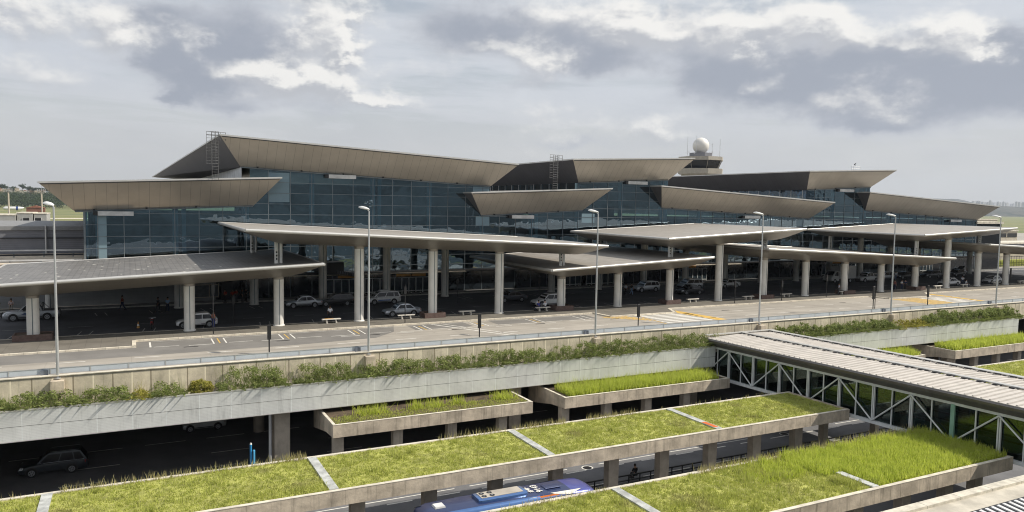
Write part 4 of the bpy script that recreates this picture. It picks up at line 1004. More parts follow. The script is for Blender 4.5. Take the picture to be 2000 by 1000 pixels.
for x0, y0, z0, z1, lb in ((10.61, 66.23, 1.25, 2.5, 'dark totem sign standing between the first two street lamps'), (30.39, 66.0, 1.1, 2.5, 'dark totem sign on a slim post, mid road before the bench row'), (49.35, 65.8, 1.2, 2.6, 'dark totem sign beside the yellow chevrons'), (86.9, 65.3, 1.6, 3.3, 'twin post dark sign right beside the fifth street lamp'), (99.2, 66., 1.3, 2.9, 'dark totem sign by the right hand zebra crossing'), (142.5, 79.3, 1.6, 3.2, 'dark totem sign on the sidewalk near the sixth lamp')):
    t = thing('totem_sign', lb, 'sign', (x0, y0, 0), 'dark totem signs on slim posts')
    m = MB(); m.tube((x0, y0, 0), (x0, y0, z1), .06, 8)
    if z1 > 3.2 and x0 < 100: m.tube((x0+.35, y0, 0), (x0+.35, y0, z1), .05, 8)
    m.build('post', M_blk, t)
    m = MB(); m.bbox(x0-.15, x0+.15, y0-.08, y0+.08, z0, z1, .02); m.build('sign_box', M_blk, t)
for x0, y0, z1, lb in ((7.17, 77.4, 5.1, 'tall thin black pole beside the white hatchback'), (9.79, 83.9, 3.1, 'short thin dark post on the inner road left of the silver sedans'), (26.62, 77.2, 4.3, 'thin black pole in front of the parked silver sedan'), (74.26, 77.3, 3.4, 'thin black pole right of the broad column, by the benches'), (82.96, 77.1, 3.1, 'thin black pole in front of the long low canopy'), (92.92, 77.8, 3.6, 'thin black pole left of the box truck'), (38.6, 91., 3.4, 'thin black post between the columns near the grey sedan'), (51, 91, 3.2, 'thin black post behind the white crossover')):
    t = thing('black_pole', lb, 'pole', (x0, y0, .13), 'thin black poles on the forecourt')
    m = MB(); m.tube((x0, y0, .0), (x0, y0, z1), .05, 8); m.build('shaft', M_blk, t)
    m = MB(); m.box(x0-.14, x0+.14, y0-.07, y0+.07, z1-1.0, z1-.2); m.build('panel', M_blk, t)

# benches, column planters, bollards, cone
for i, (x0, y0, lb) in enumerate(((19.25, 79.9, 'cream bench with an orange seat mark behind the second lamp'), (27.67, 79.9, 'cream bench in front of the parked silver sedan'), (35.3, 80.3, 'empty cream bench right of the brown planter'), (45.4, 80.0, 'cream bench with two people sitting on it'), (69.3, 80.2, 'cream bench right of the brown planter by the black car'), (79.3, 79.9, 'cream bench in front of the white hatch, left of a planter'), (87.2, 80.2, 'cream bench under the left part of the long low canopy'), (99.1, 79.7, 'cream bench beside the man in a blue shirt'), (122.7, 80., 'cream bench above the right hand totem sign'), (130.2, 80., 'cream bench where a man in white sits, near the white sedan'), (140.6, 80.7, 'cream bench in front of the small white hatchback'), (148.2, 80.5, 'last cream bench at the right edge'))):
    t = thing('bench', lb, 'bench', (x0, y0, .13), 'cream stone benches on the island')
    m = MB(); m.bbox(x0-1.0, x0+1.0, y0-.22, y0+.22, .52, .63, .03); m.build('seat', M_bench, t)
    for s in (-.5, .5):
        m = MB(); pts = [(-.05, .13), (.14, .13), (.06, .28), (.05, .52), (-.12, .52), (-.06, .3)]
        m.hexa([(x0+s+px-.0, y0-.16, pz) for px, pz in pts], [(x0+s+px, y0+.16, pz) for px, pz in pts]); m.build('leg', M_bench, t)
    if i == 0: m = MB(); m.box(x0-.7, x0+.2, y0-.15, y0+.15, .632, .65); m.build('orange_mark', M_orange, t)
for x0, lb in ((-7.92, 'brown stone planter box at the foot of the leftmost column'), (30.97, 'brown planter box at the column right of the silver sedan'), (48.2, 'dark planter box beside the bench with two people'), (65.3, 'brown planter box at the column above the yellow hatching'), (82.6, 'brown planter box behind the fourth street lamp'), (100.0, 'brown planter box at the column by the box truck'), (117.2, 'brown planter box near the group with the motorcycle')):
    t = thing('column_planter', lb, 'planter', (x0, 80.2, .13), 'brown planter boxes at the column feet')
    m = MB(); r = 1.25 if x0 > 0 else 1.55
    m.box(x0-r, x0+r, 79.3, 79.42, .13, .70); m.box(x0-r, x0+r, 81.0, 81.12, .13, .70); m.box(x0-r, x0-r+.12, 79.42, 81.0, .13, .70); m.box(x0+r-.12, x0+r, 79.42, 81.0, .13, .70); m.build('box', M_brown, t)
    m = MB(); m.box(x0-r+.12, x0+r-.12, 79.42, 81.0, .14, .6); m.build('soil', M_soil, t)
for x0, wh in ((31.6, 'first of the six before the wide doors'), (33., 'second of the six before the wide doors'), (34.4, 'third of the six before the wide doors'), (35.8, 'fourth of the six before the wide doors'), (37.2, 'fifth of the six before the wide doors'), (38.6, 'last of the six before the wide doors'), (24.6, 'left one behind the black estate car'), (26., 'right one behind the black estate car'), (64., 'left of the trio behind the middle canopy'), (66., 'middle of the trio behind the middle canopy'), (68., 'right of the trio behind the middle canopy')):
    lb = 'striped bollard, '+wh
    o = MB(); o.lathe(x0, 101.25, [(.09, .15), (.09, .3)], 10); o.lathe(x0, 101.25, [(.09, .45), (.09, .6)], 10); o.lathe(x0, 101.25, [(.09, .75), (.09, .9), (.03, .96)], 10)
    o.mi = 1; o.lathe(x0, 101.25, [(.088, .3), (.088, .45)], 10); o.lathe(x0, 101.25, [(.088, .6), (.088, .75)], 10)
    q = o.build('bollard', [M_blk, M_white]); tag(q, lb, 'bollard', 'striped bollards at the terminal doors')
t = thing('traffic_cone', 'orange and white traffic cone left of the red motorcycle', 'cone', (.7, 84.3, 0))
m = MB(); m.lathe(.7, 84.3, [(.16, .03), (.11, .25)], 14); m.build('cone', M_orange, t); m = MB(); m.lathe(.7, 84.3, [(.11, .251), (.075, .45)], 14); m.build('white_band', M_white, t)
m = MB(); m.lathe(.7, 84.3, [(.074, .451), (.03, .7)], 14); m.build('tip', M_orange, t); m = MB(); m.box(.5, .9, 84.1, 84.5, .005, .03); m.build('foot', M_blk, t)
t = thing('blue_post', 'bright blue twin post on the lower road left of the concrete pier', 'post', (7.6, 58.6, LZ))
m = MB(); m.tube((8.0, 58.6, LZ), (8.0, 58.6, -5.35), .085, 10); m.build('rear_pipe', mat('blue_paint', (.03, .25, .50), .4), t, True); m = MB(); m.tube((8.2, 58.4, LZ), (8.2, 58.4, -5.75), .085, 10); m.build('front_pipe', mat('light_blue_paint', (.10, .42, .68), .4), t, True)
m = MB(); m.lathe(8.0, 58.6, [(.09, -5.35), (.04, -5.22)], 10); m.build('cap', M_white, t)
# low road railing between the two planted roofs
t = thing('road_railing', 'low dark railing along the lower road behind the nearest planted roof', 'railing', (40, 48.3, LZ))
m = MB(); m.box(-20, 110, 48.25, 48.35, LZ+.75, LZ+.85); m.box(-20, 110, 48.25, 48.35, LZ+.35, LZ+.42); m.box(-20, 110, 48.2, 48.4, LZ, LZ+.16); m.build('rail', M_blk, t)
for k in range(72):
    m = MB(); x0 = 6+k*1.1; m.box(x0, x0+.07, 48.26, 48.34, LZ+.16, LZ+.75); m.build('baluster', M_blk, t)

# ================================================================= VEHICLES
def paintmat(name, col, metal=.3, rough=.3):
    m, b, p = new_mat(name); p.inputs['Base Color'].default_value = (*col, 1); p.inputs['Metallic'].default_value = metal
    p.inputs['Roughness'].default_value = rough; p.inputs['Coat Weight'].default_value = .5
    pos = b.n('ShaderNodeNewGeometry').outputs['Position']
    b.put(p.inputs['Base Color'], b.mixc(b.ramp(b.noise(pos, 2.2, 4), .3, .7), tuple(c*.9 for c in col), col))
    return m
PC = dict(silver=paintmat('silver_paint', (.50, .52, .55), .5), white=paintmat('white_car_paint', (.78, .78, .77), .0), black=paintmat('black_paint', (.015, .015, .018), .2), grey=paintmat('dark_grey_paint', (.09, .095, .11), .5),
          bluegrey=paintmat('blue_grey_paint', (.045, .055, .065), .5), olds=paintmat('faded_white_paint', (.55, .56, .55), 0, .5), red=paintmat('red_paint', (.35, .02, .02), .1))
M_cg = mat('car_window', (.012, .014, .018), .08, var=.2, spec=.35)
M_ty = mat('tyre_rubber', (.02, .02, .02), .85); M_rim = mat('alloy_rim', (.45, .46, .48), .3, metal=.7)
M_hl = mat('headlamp', (.75, .77, .8), .1, spec=.9); M_tl = mat('tail_lamp', (.45, .02, .015), .25); M_pl = mat('plastic_trim', (.03, .03, .03), .6)
def car(label, x, y, z, kind, col, rz=0, scale=1., extras=()):
    K = dict(hatch=(3.95, 1.68, 1.48, .88, 2.5, (.27, .45, .80, .95)), sedan=(4.45, 1.74, 1.46, .88, 2.58, (.27, .43, .68, .84)), suv=(4.5, 1.84, 1.66, 1.0, 2.68, (.27, .43, .90, .985)),
             van=(4.4, 1.74, 1.66, .98, 2.62, (.16, .36, .92, .985)), wagon=(4.6, 1.76, 1.50, .92, 2.7, (.28, .44, .90, .98)), pickup=(5.2, 1.85, 1.76, 1.06, 3.05, (.27, .41, .64, .69)), bigsuv=(4.9, 1.88, 1.80, 1.05, 2.79, (.27, .43, .89, .98)))
    L, Wd, H, belt, wb, (fa, fb, fc, fd) = K[kind]
    w = Wd/2; t = thing('pickup_truck' if kind == 'pickup' else 'parked_car', label, 'pickup truck' if kind == 'pickup' else 'car', (x, y, z), 'cars at the terminal' if z > -1 else 'cars on the lower road', rz)
    bm_ = PC[col]; X = lambda f: -L/2+f*L
    bt = lambda f: belt*(.80+.20*min(1, f/.30)) if f < .30 else belt*(1+.04*min(1, (f-.3)/.4)) if (fd > .93 or f < fd) else belt*1.02-(f-fd)*.12
    if kind == 'pickup': bt = lambda f: belt*(.90+.10*min(1, f/.28)) if f < .70 else belt*1.0
    rings = []
    for f in (0, .02, .06, .14, .24, .30, .5, .7, .8, .9, .96, .985, 1.):
        ww = w*(.78 if f in (0, 1.) else .88 if f in (.02, .985) else .95 if f in (.06, .96) else 1)
        zb_ = .30 if 0 < f < 1 else .38; zt = bt(f)*(.80 if f == 0 else .90 if f == .02 else .93 if f == 1. else 1)
        mid = zb_+(zt-zb_)*.5
        rings.append([(X(f), -ww*.9, zb_), (X(f), -ww, zb_+.12), (X(f), -ww, mid), (X(f), -ww*.965, zt-.07), (X(f), -ww*.84, zt), (X(f), ww*.84, zt), (X(f), ww*.965, zt-.07), (X(f), ww, mid), (X(f), ww, zb_+.12), (X(f), ww*.9, zb_)])
    m = MB(); m.loft(rings); body = m.build('body', bm_, t, True, world=False)
    A, Bx, Cx, Dx = X(fa), X(fb), X(fc), X(fd); zB = belt-.02; w0 = w*.93; w1 = w*.74
    prof = [(A, zB), (A+(Bx-A)*.55, zB+(H-zB)*.60), (Bx, H-.05), (Bx+.25, H), ((Bx+Cx)/2, H+.01), (Cx-.2, H-.01), (Cx, H-.06), (Dx, zB)]
    def yy(zq): return w0+(w1-w0)*(zq-zB)/(H-zB)
    m = MB(); n = len(prof)
    m.loft([[(px, -yy(pz), pz) for px, pz in prof], [(px, -yy(pz)+.07*(pz > H-.1)*0, pz) for px, pz in prof], [(px, yy(pz), pz) for px, pz in prof]])
    m.build('cabin', bm_, t, True, world=False)
    # side windows
    zl, zh = zB+.06, H-.13
    def xat(xa, za, xb, zb2, zq): return xa+(xb-xa)*(zq-za)/(zb2-za)
    fl, fh = xat(A, zB, Bx, H, zl)+.14, xat(A, zB, Bx, H, zh)+.10
    rl, rh = xat(Dx, zB, Cx, H, zl)-.16, xat(Dx, zB, Cx, H, zh)-.12
    nw = 3 if kind in ('suv', 'van', 'wagon', 'bigsuv') else 2
    if col == 'olds': nw = 2
    cut = [0, .42, .78, 1] if nw == 3 else [0, .52, 1]
    for s in (-1, 1):
        for i in range(nw):
            a, b_ = cut[i], cut[i+1]; g = .035
            q = [(fl+(rl-fl)*a+g*(i > 0), zl), (fl+(rl-fl)*b_-g*(i < nw-1), zl), (fh+(rh-fh)*b_-g*(i < nw-1), zh), (fh+(rh-fh)*a+g*(i > 0), zh)]
            m = MB(); m.hexa([(px, s*(yy(pz)-.01), pz) for px, pz in q], [(px, s*(yy(pz)+.008), pz) for px, pz in q]); m.build('window', M_cg, t, world=False)
    for (xa, za, xb, zb2, sg, nm) in ((A, zB, Bx, H-.02, -1, 'windscreen'), (Dx, zB, Cx, H-.04, 1, 'rear_window')):
        pts = []
        for u, sy in ((.12, -1), (.12, 1), (.88, 1), (.88, -1)):
            zz = za+(zb2-za)*u; xx = xa+(xb-xa)*u
            if nm == 'windscreen':   # follow the two-step glass line
                xx = A+(Bx-A)*(u/.6*.55 if u < .6 else .55+(u-.6)/.4*.45)
            pts.append((xx, sy*(yy(zz)-.09), zz))
        m = MB(); o_ = Vector((sg*.014, 0, .012)); m.hexa([Vector(p)-o_*.5 for p in pts], [Vector(p)+o_ for p in pts]); m.build(nm, M_cg, t, world=False)
    r = .33 if kind not in ('pickup', 'bigsuv', 'suv') else .37
    xc = -L/2+L*(.5-wb/L/2)+(-.02*L)
    for ax in (xc, xc+wb):
        for s in (-1, 1):
            m = MB(); m.tube((ax, s*(w-.05), r+.02), (ax, s*(w+.006), r+.02), r+.07, 20); m.build('wheel_arch', M_pl, t, world=False)
            m = MB(); m.tube((ax, s*(w-.2), r), (ax, s*(w+.02), r), r, 20); wh = m.build('wheel', M_ty, t, world=False)
            m = MB(); m.tube((ax, s*(w+.0), r), (ax, s*(w+.028), r), r*.66, 14)
            m.mi = 1
            for k in range(5):
                a = k*6.2832/5+.3; m.tube((ax+math.cos(a)*r*.36, s*(w+.0), r+math.sin(a)*r*.36), (ax+math.cos(a)*r*.36, s*(w+.032), r+math.sin(a)*r*.36), r*.13, 6)
            o = m.build('rim', [M_rim, M_pl], wh, world=False)
    for s in (-1, 1):
        m = MB(); m.hexa([(X(.012), s*w*.60, belt*.62), (X(.012), s*w*.86, belt*.62), (X(.07), s*w*.955, belt*.66), (X(.07), s*w*.60, belt*.66)], [(X(.03), s*w*.60, belt*.78), (X(.035), s*w*.84, belt*.79), (X(.085), s*w*.95, belt*.82), (X(.08), s*w*.60, belt*.80)]); m.build('headlight', M_hl, t, world=False)
        m = MB(); m.hexa([(X(.955), s*w*.965, belt*.72), (X(.996), s*w*.80, belt*.72), (X(.996), s*w*.66, belt*.72), (X(.955), s*w*.66, belt*.72)], [(X(.955), s*w*.955, belt*.93), (X(.994), s*w*.80, belt*.90), (X(.994), s*w*.66, belt*.90), (X(.955), s*w*.66, belt*.93)]); m.build('tail_light', M_tl, t, world=False)
        m = MB(); m.bbox(A+.32, A+.48, s*(w+.12)-.08, s*(w+.12)+.08, belt+.0, belt+.13, .02); m.build('mirror', bm_, t, world=False)
    m = MB(); m.box(X(-.006), X(.03), -w*.62, w*.62, .36, .52); m.box(X(.975), X(1.006), -w*.7, w*.7, .36, .50); m.build('bumper_trim', M_pl, t, world=False)
    for s in (-1, 1): m = MB(); m.box(xc+r+.1, xc+wb-r-.1, s*w-(.012), s*w+(.012), .36, .44); m.build('sill_trim', M_pl, t, world=False)
    if kind == 'pickup':
        m = MB(); m.box(X(.71), X(.985), -w*.78, w*.78, belt*.98, belt+.03); m.build('load_bed_cover', M_pl, t, world=False)
        m = MB(); m.tube((X(.70), -w*.8, belt), (X(.685), -w*.7, H+.04), .035, 6); m.tube((X(.70), w*.8, belt), (X(.685), w*.7, H+.04), .035, 6); m.tube((X(.685), -w*.7, H+.04), (X(.685), w*.7, H+.04), .035, 6); m.tube((X(.685), w*.7, H+.02), (X(.80), w*.8, belt), .03, 6); m.build('roll_bar', M_pl, t, world=False)
        m = MB(); m.tube((X(-.02), -w*.8, .62), (X(-.02), w*.8, .62), .05, 8); m.tube((X(-.02), -w*.5, .35), (X(-.015), -w*.5, .9), .035, 6); m.tube((X(-.02), w*.5, .35), (X(-.015), w*.5, .9), .035, 6); m.build('bull_bar', M_pl, t, world=False)
    if 'stripe' in extras:
        m = MB(); m.box(xc+r+.15, xc+wb-r-.15, -w-.010, -w-.002, .50, .63); m.build('blue_stripe', mat('blue_decal', (.03, .12, .35), .4), t, world=False)
        m = MB(); m.bbox(-.55, .75, -.42, .42, H+.04, H+.14, .04); m.build('roof_box', PC['white'], t, world=False)
    if 'logo' in extras:
        m = MB(); m.hexa([(-.9, -w-.002, .72), (-.35, -w-.002, .66), (-.2, -w-.002, .8), (-.6, -w-.002, .88)], [(-.9, -w-.009, .72), (-.35, -w-.009, .66), (-.2, -w-.009, .8), (-.6, -w-.009, .88)]); m.build('blue_decal', mat('navy_decal', (.02, .05, .16), .4), t, world=False)
    if 'rails' in extras:
        m = MB()
        for s in (-1, 1): m.tube((Bx+.15, s*w1*.9, H+.06), (Cx-.1, s*w1*.9, H+.05), .02, 6)
        m.build('roof_rail', M_rim, t, world=False)
        for s in (-1, 1): m = MB(); m.tube((fl, s*(yy(zl)+.014), zl-.03), (rl, s*(yy(zl)+.014), zl-.03), .016, 5); m.build('chrome_strip', M_rim, t, world=False)
    if 'opendoor' in extras:
        m = MB(); m.hexa([(-.42, -w-.02, .40), (.34, -w-.26, .40), (.36, -w-.21, .40), (-.40, -w+.03, .40)], [(-.42, -w-.02, .92), (.34, -w-.26, .95), (.36, -w-.21, .95), (-.40, -w+.03, .92)]); m.build('open_door', bm_, t, world=False)
    if 'bootopen' in extras:
        m = MB(); m.hexa([(Cx-.1, -w*.7, H), (Cx+.75, -w*.7, H+.55), (Cx+.75, w*.7, H+.55), (Cx-.1, w*.7, H)], [(Cx-.1, -w*.7, H+.06), (Cx+.75, -w*.7, H+.61), (Cx+.75, w*.7, H+.61), (Cx-.1, w*.7, H+.06)]); m.build('open_boot_lid', bm_, t, world=False)
    return t
def cx(xf, wb): return xf+wb/2+.1
yo = .85
car('silver pickup with dark load bed and blue door mark, behind the leftmost column', -9.35, 94.2, 0, 'pickup', 'silver', extras=('logo',))
car('white hatchback with its door ajar, parked behind the second column', 6.1, 83.2, 0, 'hatch', 'white', extras=('opendoor',))
car('old silver sedan on the inner road, ahead of the black estate car', 19.2, 94.1, 0, 'sedan', 'silver')
car('black estate car right behind the old silver sedan', 23.3, 94.4, 0, 'wagon', 'black')
car('silver white minivan taxi with a blue side stripe and a white roof box', 29.4, 94., 0, 'van', 'white', extras=('stripe',))
car('newer silver sedan parked beside the island, behind a bench', 28.3, 83.3, 0, 'sedan', 'silver')
car('dark blue grey sedan half hidden behind the fifth tall column', 46.2, 90.2, 0, 'sedan', 'grey', extras=('rails',))
car('white crossover nose on behind the bench with two people', 48.8, 84.6, 0, 'suv', 'white')
car('silver compact crossover in front of the doors, right of the column', 71.6, 93.8, 0, 'suv', 'silver')
car('silver minivan behind the black sedan', 81.1, 94.6, 0, 'van', 'silver')
car('black sedan in front of the silver minivan', 76.2, 88.9, 0, 'sedan', 'black', extras=('rails',))
car('white sedan seen behind a tall column, left of the dark shop fronts', 88.8, 94.2, 0, 'sedan', 'white')
car('white crossover pickup parked right behind the box truck', 121.9, 93.2, 0, 'pickup', 'white')
car('silver blue car between two columns, right of the white pickup', 128.3, 94.4, 0, 'suv', 'silver')
car('dark car behind the white pickup, near the doors', 122.5, 99.0, 0, 'wagon', 'bluegrey')
car('black saloon with shiny bonnet behind the motorcycle group', 134.6, 94.8, 0, 'sedan', 'black', extras=('rails',))
car('dark grey estate with pale side reflections, left of the tall column pair', 142.6, 94.6, 0, 'wagon', 'grey', extras=('rails',))
car('white sedan at the kerb half hidden by a tall column near the right edge', 130.9, 83.3, 0, 'sedan', 'white')
car('black car with its boot lid raised, far right inner road', 151.6, 95.0, 0, 'hatch', 'black', extras=('bootopen',))
car('small white hatchback at the right, behind the sixth street lamp', 143.6, 83.2, 0, 'hatch', 'white')
car('dark car beyond the small white hatchback', 155.5, 97.2, 0, 'sedan', 'grey')
car('dark SUV with chrome window line driving on the shaded lower road', -5.75, 70.4, LZ, 'bigsuv', 'bluegrey', extras=('rails',))
car('old pale hatchback on the shaded lower road, cut by the metal fascia', 6.3, 77.9, LZ, 'hatch', 'olds')

def wheels(t, xs, w, r, nrim=M_rim):
    for ax in xs:
        for s in (-1, 1):
            m = MB(); m.tube((ax, s*(w-.25), r), (ax, s*(w+.02), r), r, 20); wh = m.build('wheel', M_ty, t, world=False)
            m = MB(); m.tube((ax, s*w, r), (ax, s*(w+.03), r), r*.6, 14); m.build('rim', nrim, wh, world=False)
t = thing('box_truck', 'white box truck with tall cargo box parked between two columns', 'truck', (115.3, 94.0, 0))
m = MB(); m.bbox(-.9, 3.3, -1.02, 1.02, .75, 3.05, .05); m.build('cargo_box', PC['white'], t, world=False)
m = MB(); m.prismy([(-2.95, .45), (-2.95, 1.05), (-2.55, 1.35), (-1.95, 2.15), (-1.0, 2.2), (-1.0, .45)], -.95, .95); m.build('cab', PC['white'], t, world=False)
for s in (-1, 1):
    m = MB(); q = [(-2.25, 1.35), (-1.85, 1.98), (-1.25, 2.02), (-1.25, 1.32)]; m.hexa([(a, s*.94, b_) for a, b_ in q], [(a, s*.96, b_) for a, b_ in q]); m.build('window', M_cg, t, world=False)
m = MB(); m.hexa([(-2.56, -.8, 1.40), (-2.56, .8, 1.40), (-2.03, .8, 2.10), (-2.03, -.8, 2.10)], [(-2.60, -.8, 1.42), (-2.60, .8, 1.42), (-2.06, .8, 2.13), (-2.06, -.8, 2.13)]); m.build('windscreen', M_cg, t, world=False)
m = MB(); m.box(-1.0, 3.25, -.8, .8, .5, .74); m.build('chassis', M_pl, t, world=False)
m = MB(); m.box(-.6, .3, -1.035, -1.022, 2.5, 2.75); m.build('side_mark', M_blk, t, world=False)
wheels(t, (-2.1, 1.9), .98, .38)

# ---- intercity bus
M_bus = paintmat('dark_blue_bus_paint', (.022, .040, .125), .3, .32); M_bus2 = paintmat('violet_blue_bus_paint', (.07, .085, .34), .3, .3); M_busl = paintmat('light_blue_bus_paint', (.10, .20, .44), .5, .2)
t = thing('intercity_bus', 'dark blue coach bus with roof air conditioner, roof number 9143 and orange swoosh', 'bus', (21.25, 41.55, LZ+.0), None, R(-.5))
def rr(x, w, h, zb_=.35, rad=.38):
    p = [(x, -w, zb_)]
    for a in range(6): th = math.pi/2*a/5; p.append((x, -w+rad-rad*math.cos(th), h-rad+rad*math.sin(th)))
    p.append((x, 0, h+.05))
    for a in range(5, -1, -1): th = math.pi/2*a/5; p.append((x, w-rad+rad*math.cos(th), h-rad+rad*math.sin(th)))
    p.append((x, w, zb_)); return p
HB = 4.0
m = MB(); m.loft([rr(-6.15, .95, 3.2), rr(-6.05, 1.08, 3.55), rr(-5.8, 1.2, 3.8), rr(-5.2, 1.27, 3.95), rr(-3, 1.28, HB), rr(4.2, 1.28, HB)]); m.build('body', M_bus, t, True, world=False)
m = MB(); m.loft([rr(4.2, 1.28, HB), rr(5.5, 1.27, 3.95), rr(5.9, 1.2, 3.8), rr(6.1, 1.08, 3.5), rr(6.2, .95, 2.9)]); m.build('rear_body', M_bus2, t, True, world=False)
m = MB()
for s in (-1,): 
    m.loft([[(x, s*1.235, 3.680), (x, s*1.19, 3.830), (x, s*1.05, 3.960), (x, s*1.0, 4.000), (x, s*1.02, 4.030), (x, s*1.10, 3.990), (x, s*1.22, 3.860), (x, s*1.28, 3.680)] for x in (-4.8, 1.8)])
m.build('roof_edge_band', M_busl, t, True, world=False)
m = MB(); m.loft([[(x, -.62-d_, HB+.0), (x, -.60-d_, HB+.14), (x, -.45, HB+.21), (x, .55, HB+.21), (x, .75+d_, HB+.12), (x, .78+d_, HB+.0)] for x, d_ in ((-2.2, -.1), (-2.0, 0), (1.0, 0), (1.2, -.1))]); ac = m.build('air_conditioner', M_busl, t, True, world=False)
m = MB(); m.box(-1.95, .95, -.40, .52, HB+.212, HB+.235); m.build('top_plate', mat('beige_plate', (.42, .38, .32), .5), ac, world=False)
for fx in (-1.7, -1.15):
    for fy in (-.18, .28):
        m = MB(); m.lathe(fx, fy, [(.17, HB+.236), (.17, HB+.25)], 18); fn = m.build('fan', M_blk, ac, world=False)
        m = MB(); m.lathe(fx, fy, [(.06, HB+.251), (.06, HB+.26)], 10); m.build('fan_hub', M_rim, fn, world=False)
m = MB(); m.hexa([(-5.0, -.28, HB), (-4.3, -.28, HB), (-4.3, .38, HB), (-5.0, .38, HB)], [(-4.95, -.24, HB+.10), (-4.35, -.24, HB+.10), (-4.35, .34, HB+.10), (-4.95, .34, HB+.10)]); m.build('roof_hatch', M_louv, t, world=False)
m = MB(); m.bbox(2.6, 3.7, -.35, .35, HB+.02, HB+.10, .03); m.tube((2.7, -.38, HB+.11), (3.75, -.38, HB+.11), .025, 6); m.build('rear_roof_hatch', M_bus, t, world=False)
m = MB(); m.hexa([(1.75, -1.27, 3.550), (4.1, -1.285, 3.600), (2.9, -1.06, 3.950), (1.55, -1.06, 3.960)], [(1.75, -1.31, 3.570), (4.1, -1.32, 3.620), (2.9, -1.10, 3.990), (1.55, -1.10, 4.000)]); m.build('orange_swoosh', mat('bright_orange_decal', (.75, .19, .02), .35), t, world=False)
m = MB(); m.hexa([(1.2, -1.27, 3.550), (1.74, -1.27, 3.550), (1.54, -1.06, 3.960), (1.1, -1.06, 3.960)], [(1.2, -1.31, 3.570), (1.74, -1.31, 3.570), (1.54, -1.10, 4.000), (1.1, -1.10, 4.000)])
m.hexa([(3.0, -1.09, 3.940), (4.0, -1.2, 3.820), (4.9, -1.0, 3.990), (2.6, -.98, 4.020)], [(3.0, -1.12, 3.970), (4.0, -1.23, 3.850), (4.9, -1.02, 4.030), (2.6, -1.0, 4.060)]); m.build('white_swoosh', M_white, t, world=False)
def text3d(body, name, x, y, z, size, rz, parent, m_):
    c = bpy.data.curves.new(name, 'FONT'); c.body = body; c.size = size; c.extrude = .006; c.offset = .012; c.align_x = 'CENTER'; c.align_y = 'CENTER'
    o = bpy.data.objects.new(name, c); me = bpy.data.meshes.new_from_object(o); bpy.data.objects.remove(o)
    me.materials.clear(); me.materials.append(m_)
    q = bpy.data.objects.new(name, me); COL.objects.link(q); q.parent = parent; q.location = (x, y, z); q.rotation_euler = (0, 0, rz); return q
text3d('9143', 'roof_number', 2.12, .02, HB+.065, .62, math.pi/2, t, M_white)
text3d('#4F', 'roof_letters', 1.52, .02, HB+.065, .55, math.pi/2, t, M_white)
m = MB(); m.hexa([(-5.9, .95, 3.780), (4, 1.2, 3.900), (4, 1.0, 4.000), (-5.6, .8, 3.860)], [(-5.9, .97, 3.810), (4, 1.23, 3.930), (4, 1.0, 4.030), (-5.6, .8, 3.890)]); m.build('dark_side_band', M_blk, t, world=False)
for s in (-1, 1):
    for k in range(6):
        m = MB(); x0 = -4.9+k*1.6; m.box(x0, x0+1.5, s*1.275-.01, s*1.275+.012, 1.75, 2.75); m.build('window', M_cg, t, world=False)
m = MB(); m.hexa([(-6.17, -.85, 1.2), (-6.17, .85, 1.2), (-6.08, .95, 2.7), (-6.08, -.95, 2.7)], [(-6.22, -.85, 1.2), (-6.22, .85, 1.2), (-6.13, .95, 2.7), (-6.13, -.95, 2.7)]); m.build('windscreen', M_cg, t, world=False)
wheels(t, (-3.6, 3.2), 1.27, .5)

def motorbike(label, x, y, z, rz, col=M_tl):
    t = thing('motorcycle', label, 'motorcycle', (x, y, z), 'motorcycles at the terminal', rz)
    for ax in (-.65, .65):
        m = MB(); m.tube((ax, -.05, .31), (ax, .05, .31), .31, 18); wh = m.build('wheel', M_ty, t, world=False); m = MB(); m.tube((ax, -.055, .31), (ax, .055, .31), .18, 12); m.build('rim', M_rim, wh, world=False)
    m = MB(); m.loft([[(x_, -w_, z0_), (x_, -w_, z1_), (x_, w_, z1_), (x_, w_, z0_)] for x_, w_, z0_, z1_ in ((-.35, .05, .55, .85), (-.15, .14, .45, .95), (.15, .13, .4, .85), (.65, .08, .68, .82))]); m.build('body', col, t, True, world=False)
    m = MB(); m.bbox(0, .62, -.13, .13, .84, .93, .03); m.build('saddle', M_pl, t, world=False)
    m = MB(); m.tube((-.65, 0, .31), (-.38, 0, 1.0), .035, 6); m.tube((-.38, -.33, 1.03), (-.38, .33, 1.03), .02, 6); m.build('fork', M_rim, t, world=False)
    m = MB(); m.lathe(-.5, 0, [(.09, .85), (.09, .98)], 10); m.build('headlight', M_hl, t, world=False)
motorbike('red motorcycle seen from behind, left of the white hatchback', 1.95, 83.7, 0, R(-95), PC['red'])
motorbike('dark motorcycle among the group of people near the right columns', 113.9, 81.9, .0, R(15), PC['black'])

# ================================================================= PEOPLE
def skin_mesh(name, joints, edges, radii, sub=1):
    me = bpy.data.meshes.new(name+'_skel'); me.from_pydata(joints, edges, [])
    o = bpy.data.objects.new(name+'_skel', me); COL.objects.link(o)
    sk = o.modifiers.new('s', 'SKIN'); sk.use_smooth_shade = True
    if not me.skin_vertices: 
        bmq = __import__('bmesh').new(); bmq.from_mesh(me); bmq.verts.layers.skin.verify(); bmq.to_mesh(me); bmq.free()
    for v, r in zip(me.skin_vertices[0].data, radii): v.radius = (r, r) if not isinstance(r, tuple) else r
    for i, v in enumerate(me.skin_vertices[0].data): v.use_root = (i == 0)
    sb = o.modifiers.new('b', 'SUBSURF'); sb.levels = sub
    dg = bpy.context.evaluated_depsgraph_get(); ev = o.evaluated_get(dg)
    out = bpy.data.meshes.new_from_object(ev); out.name = name
    bpy.data.objects.remove(o); return out
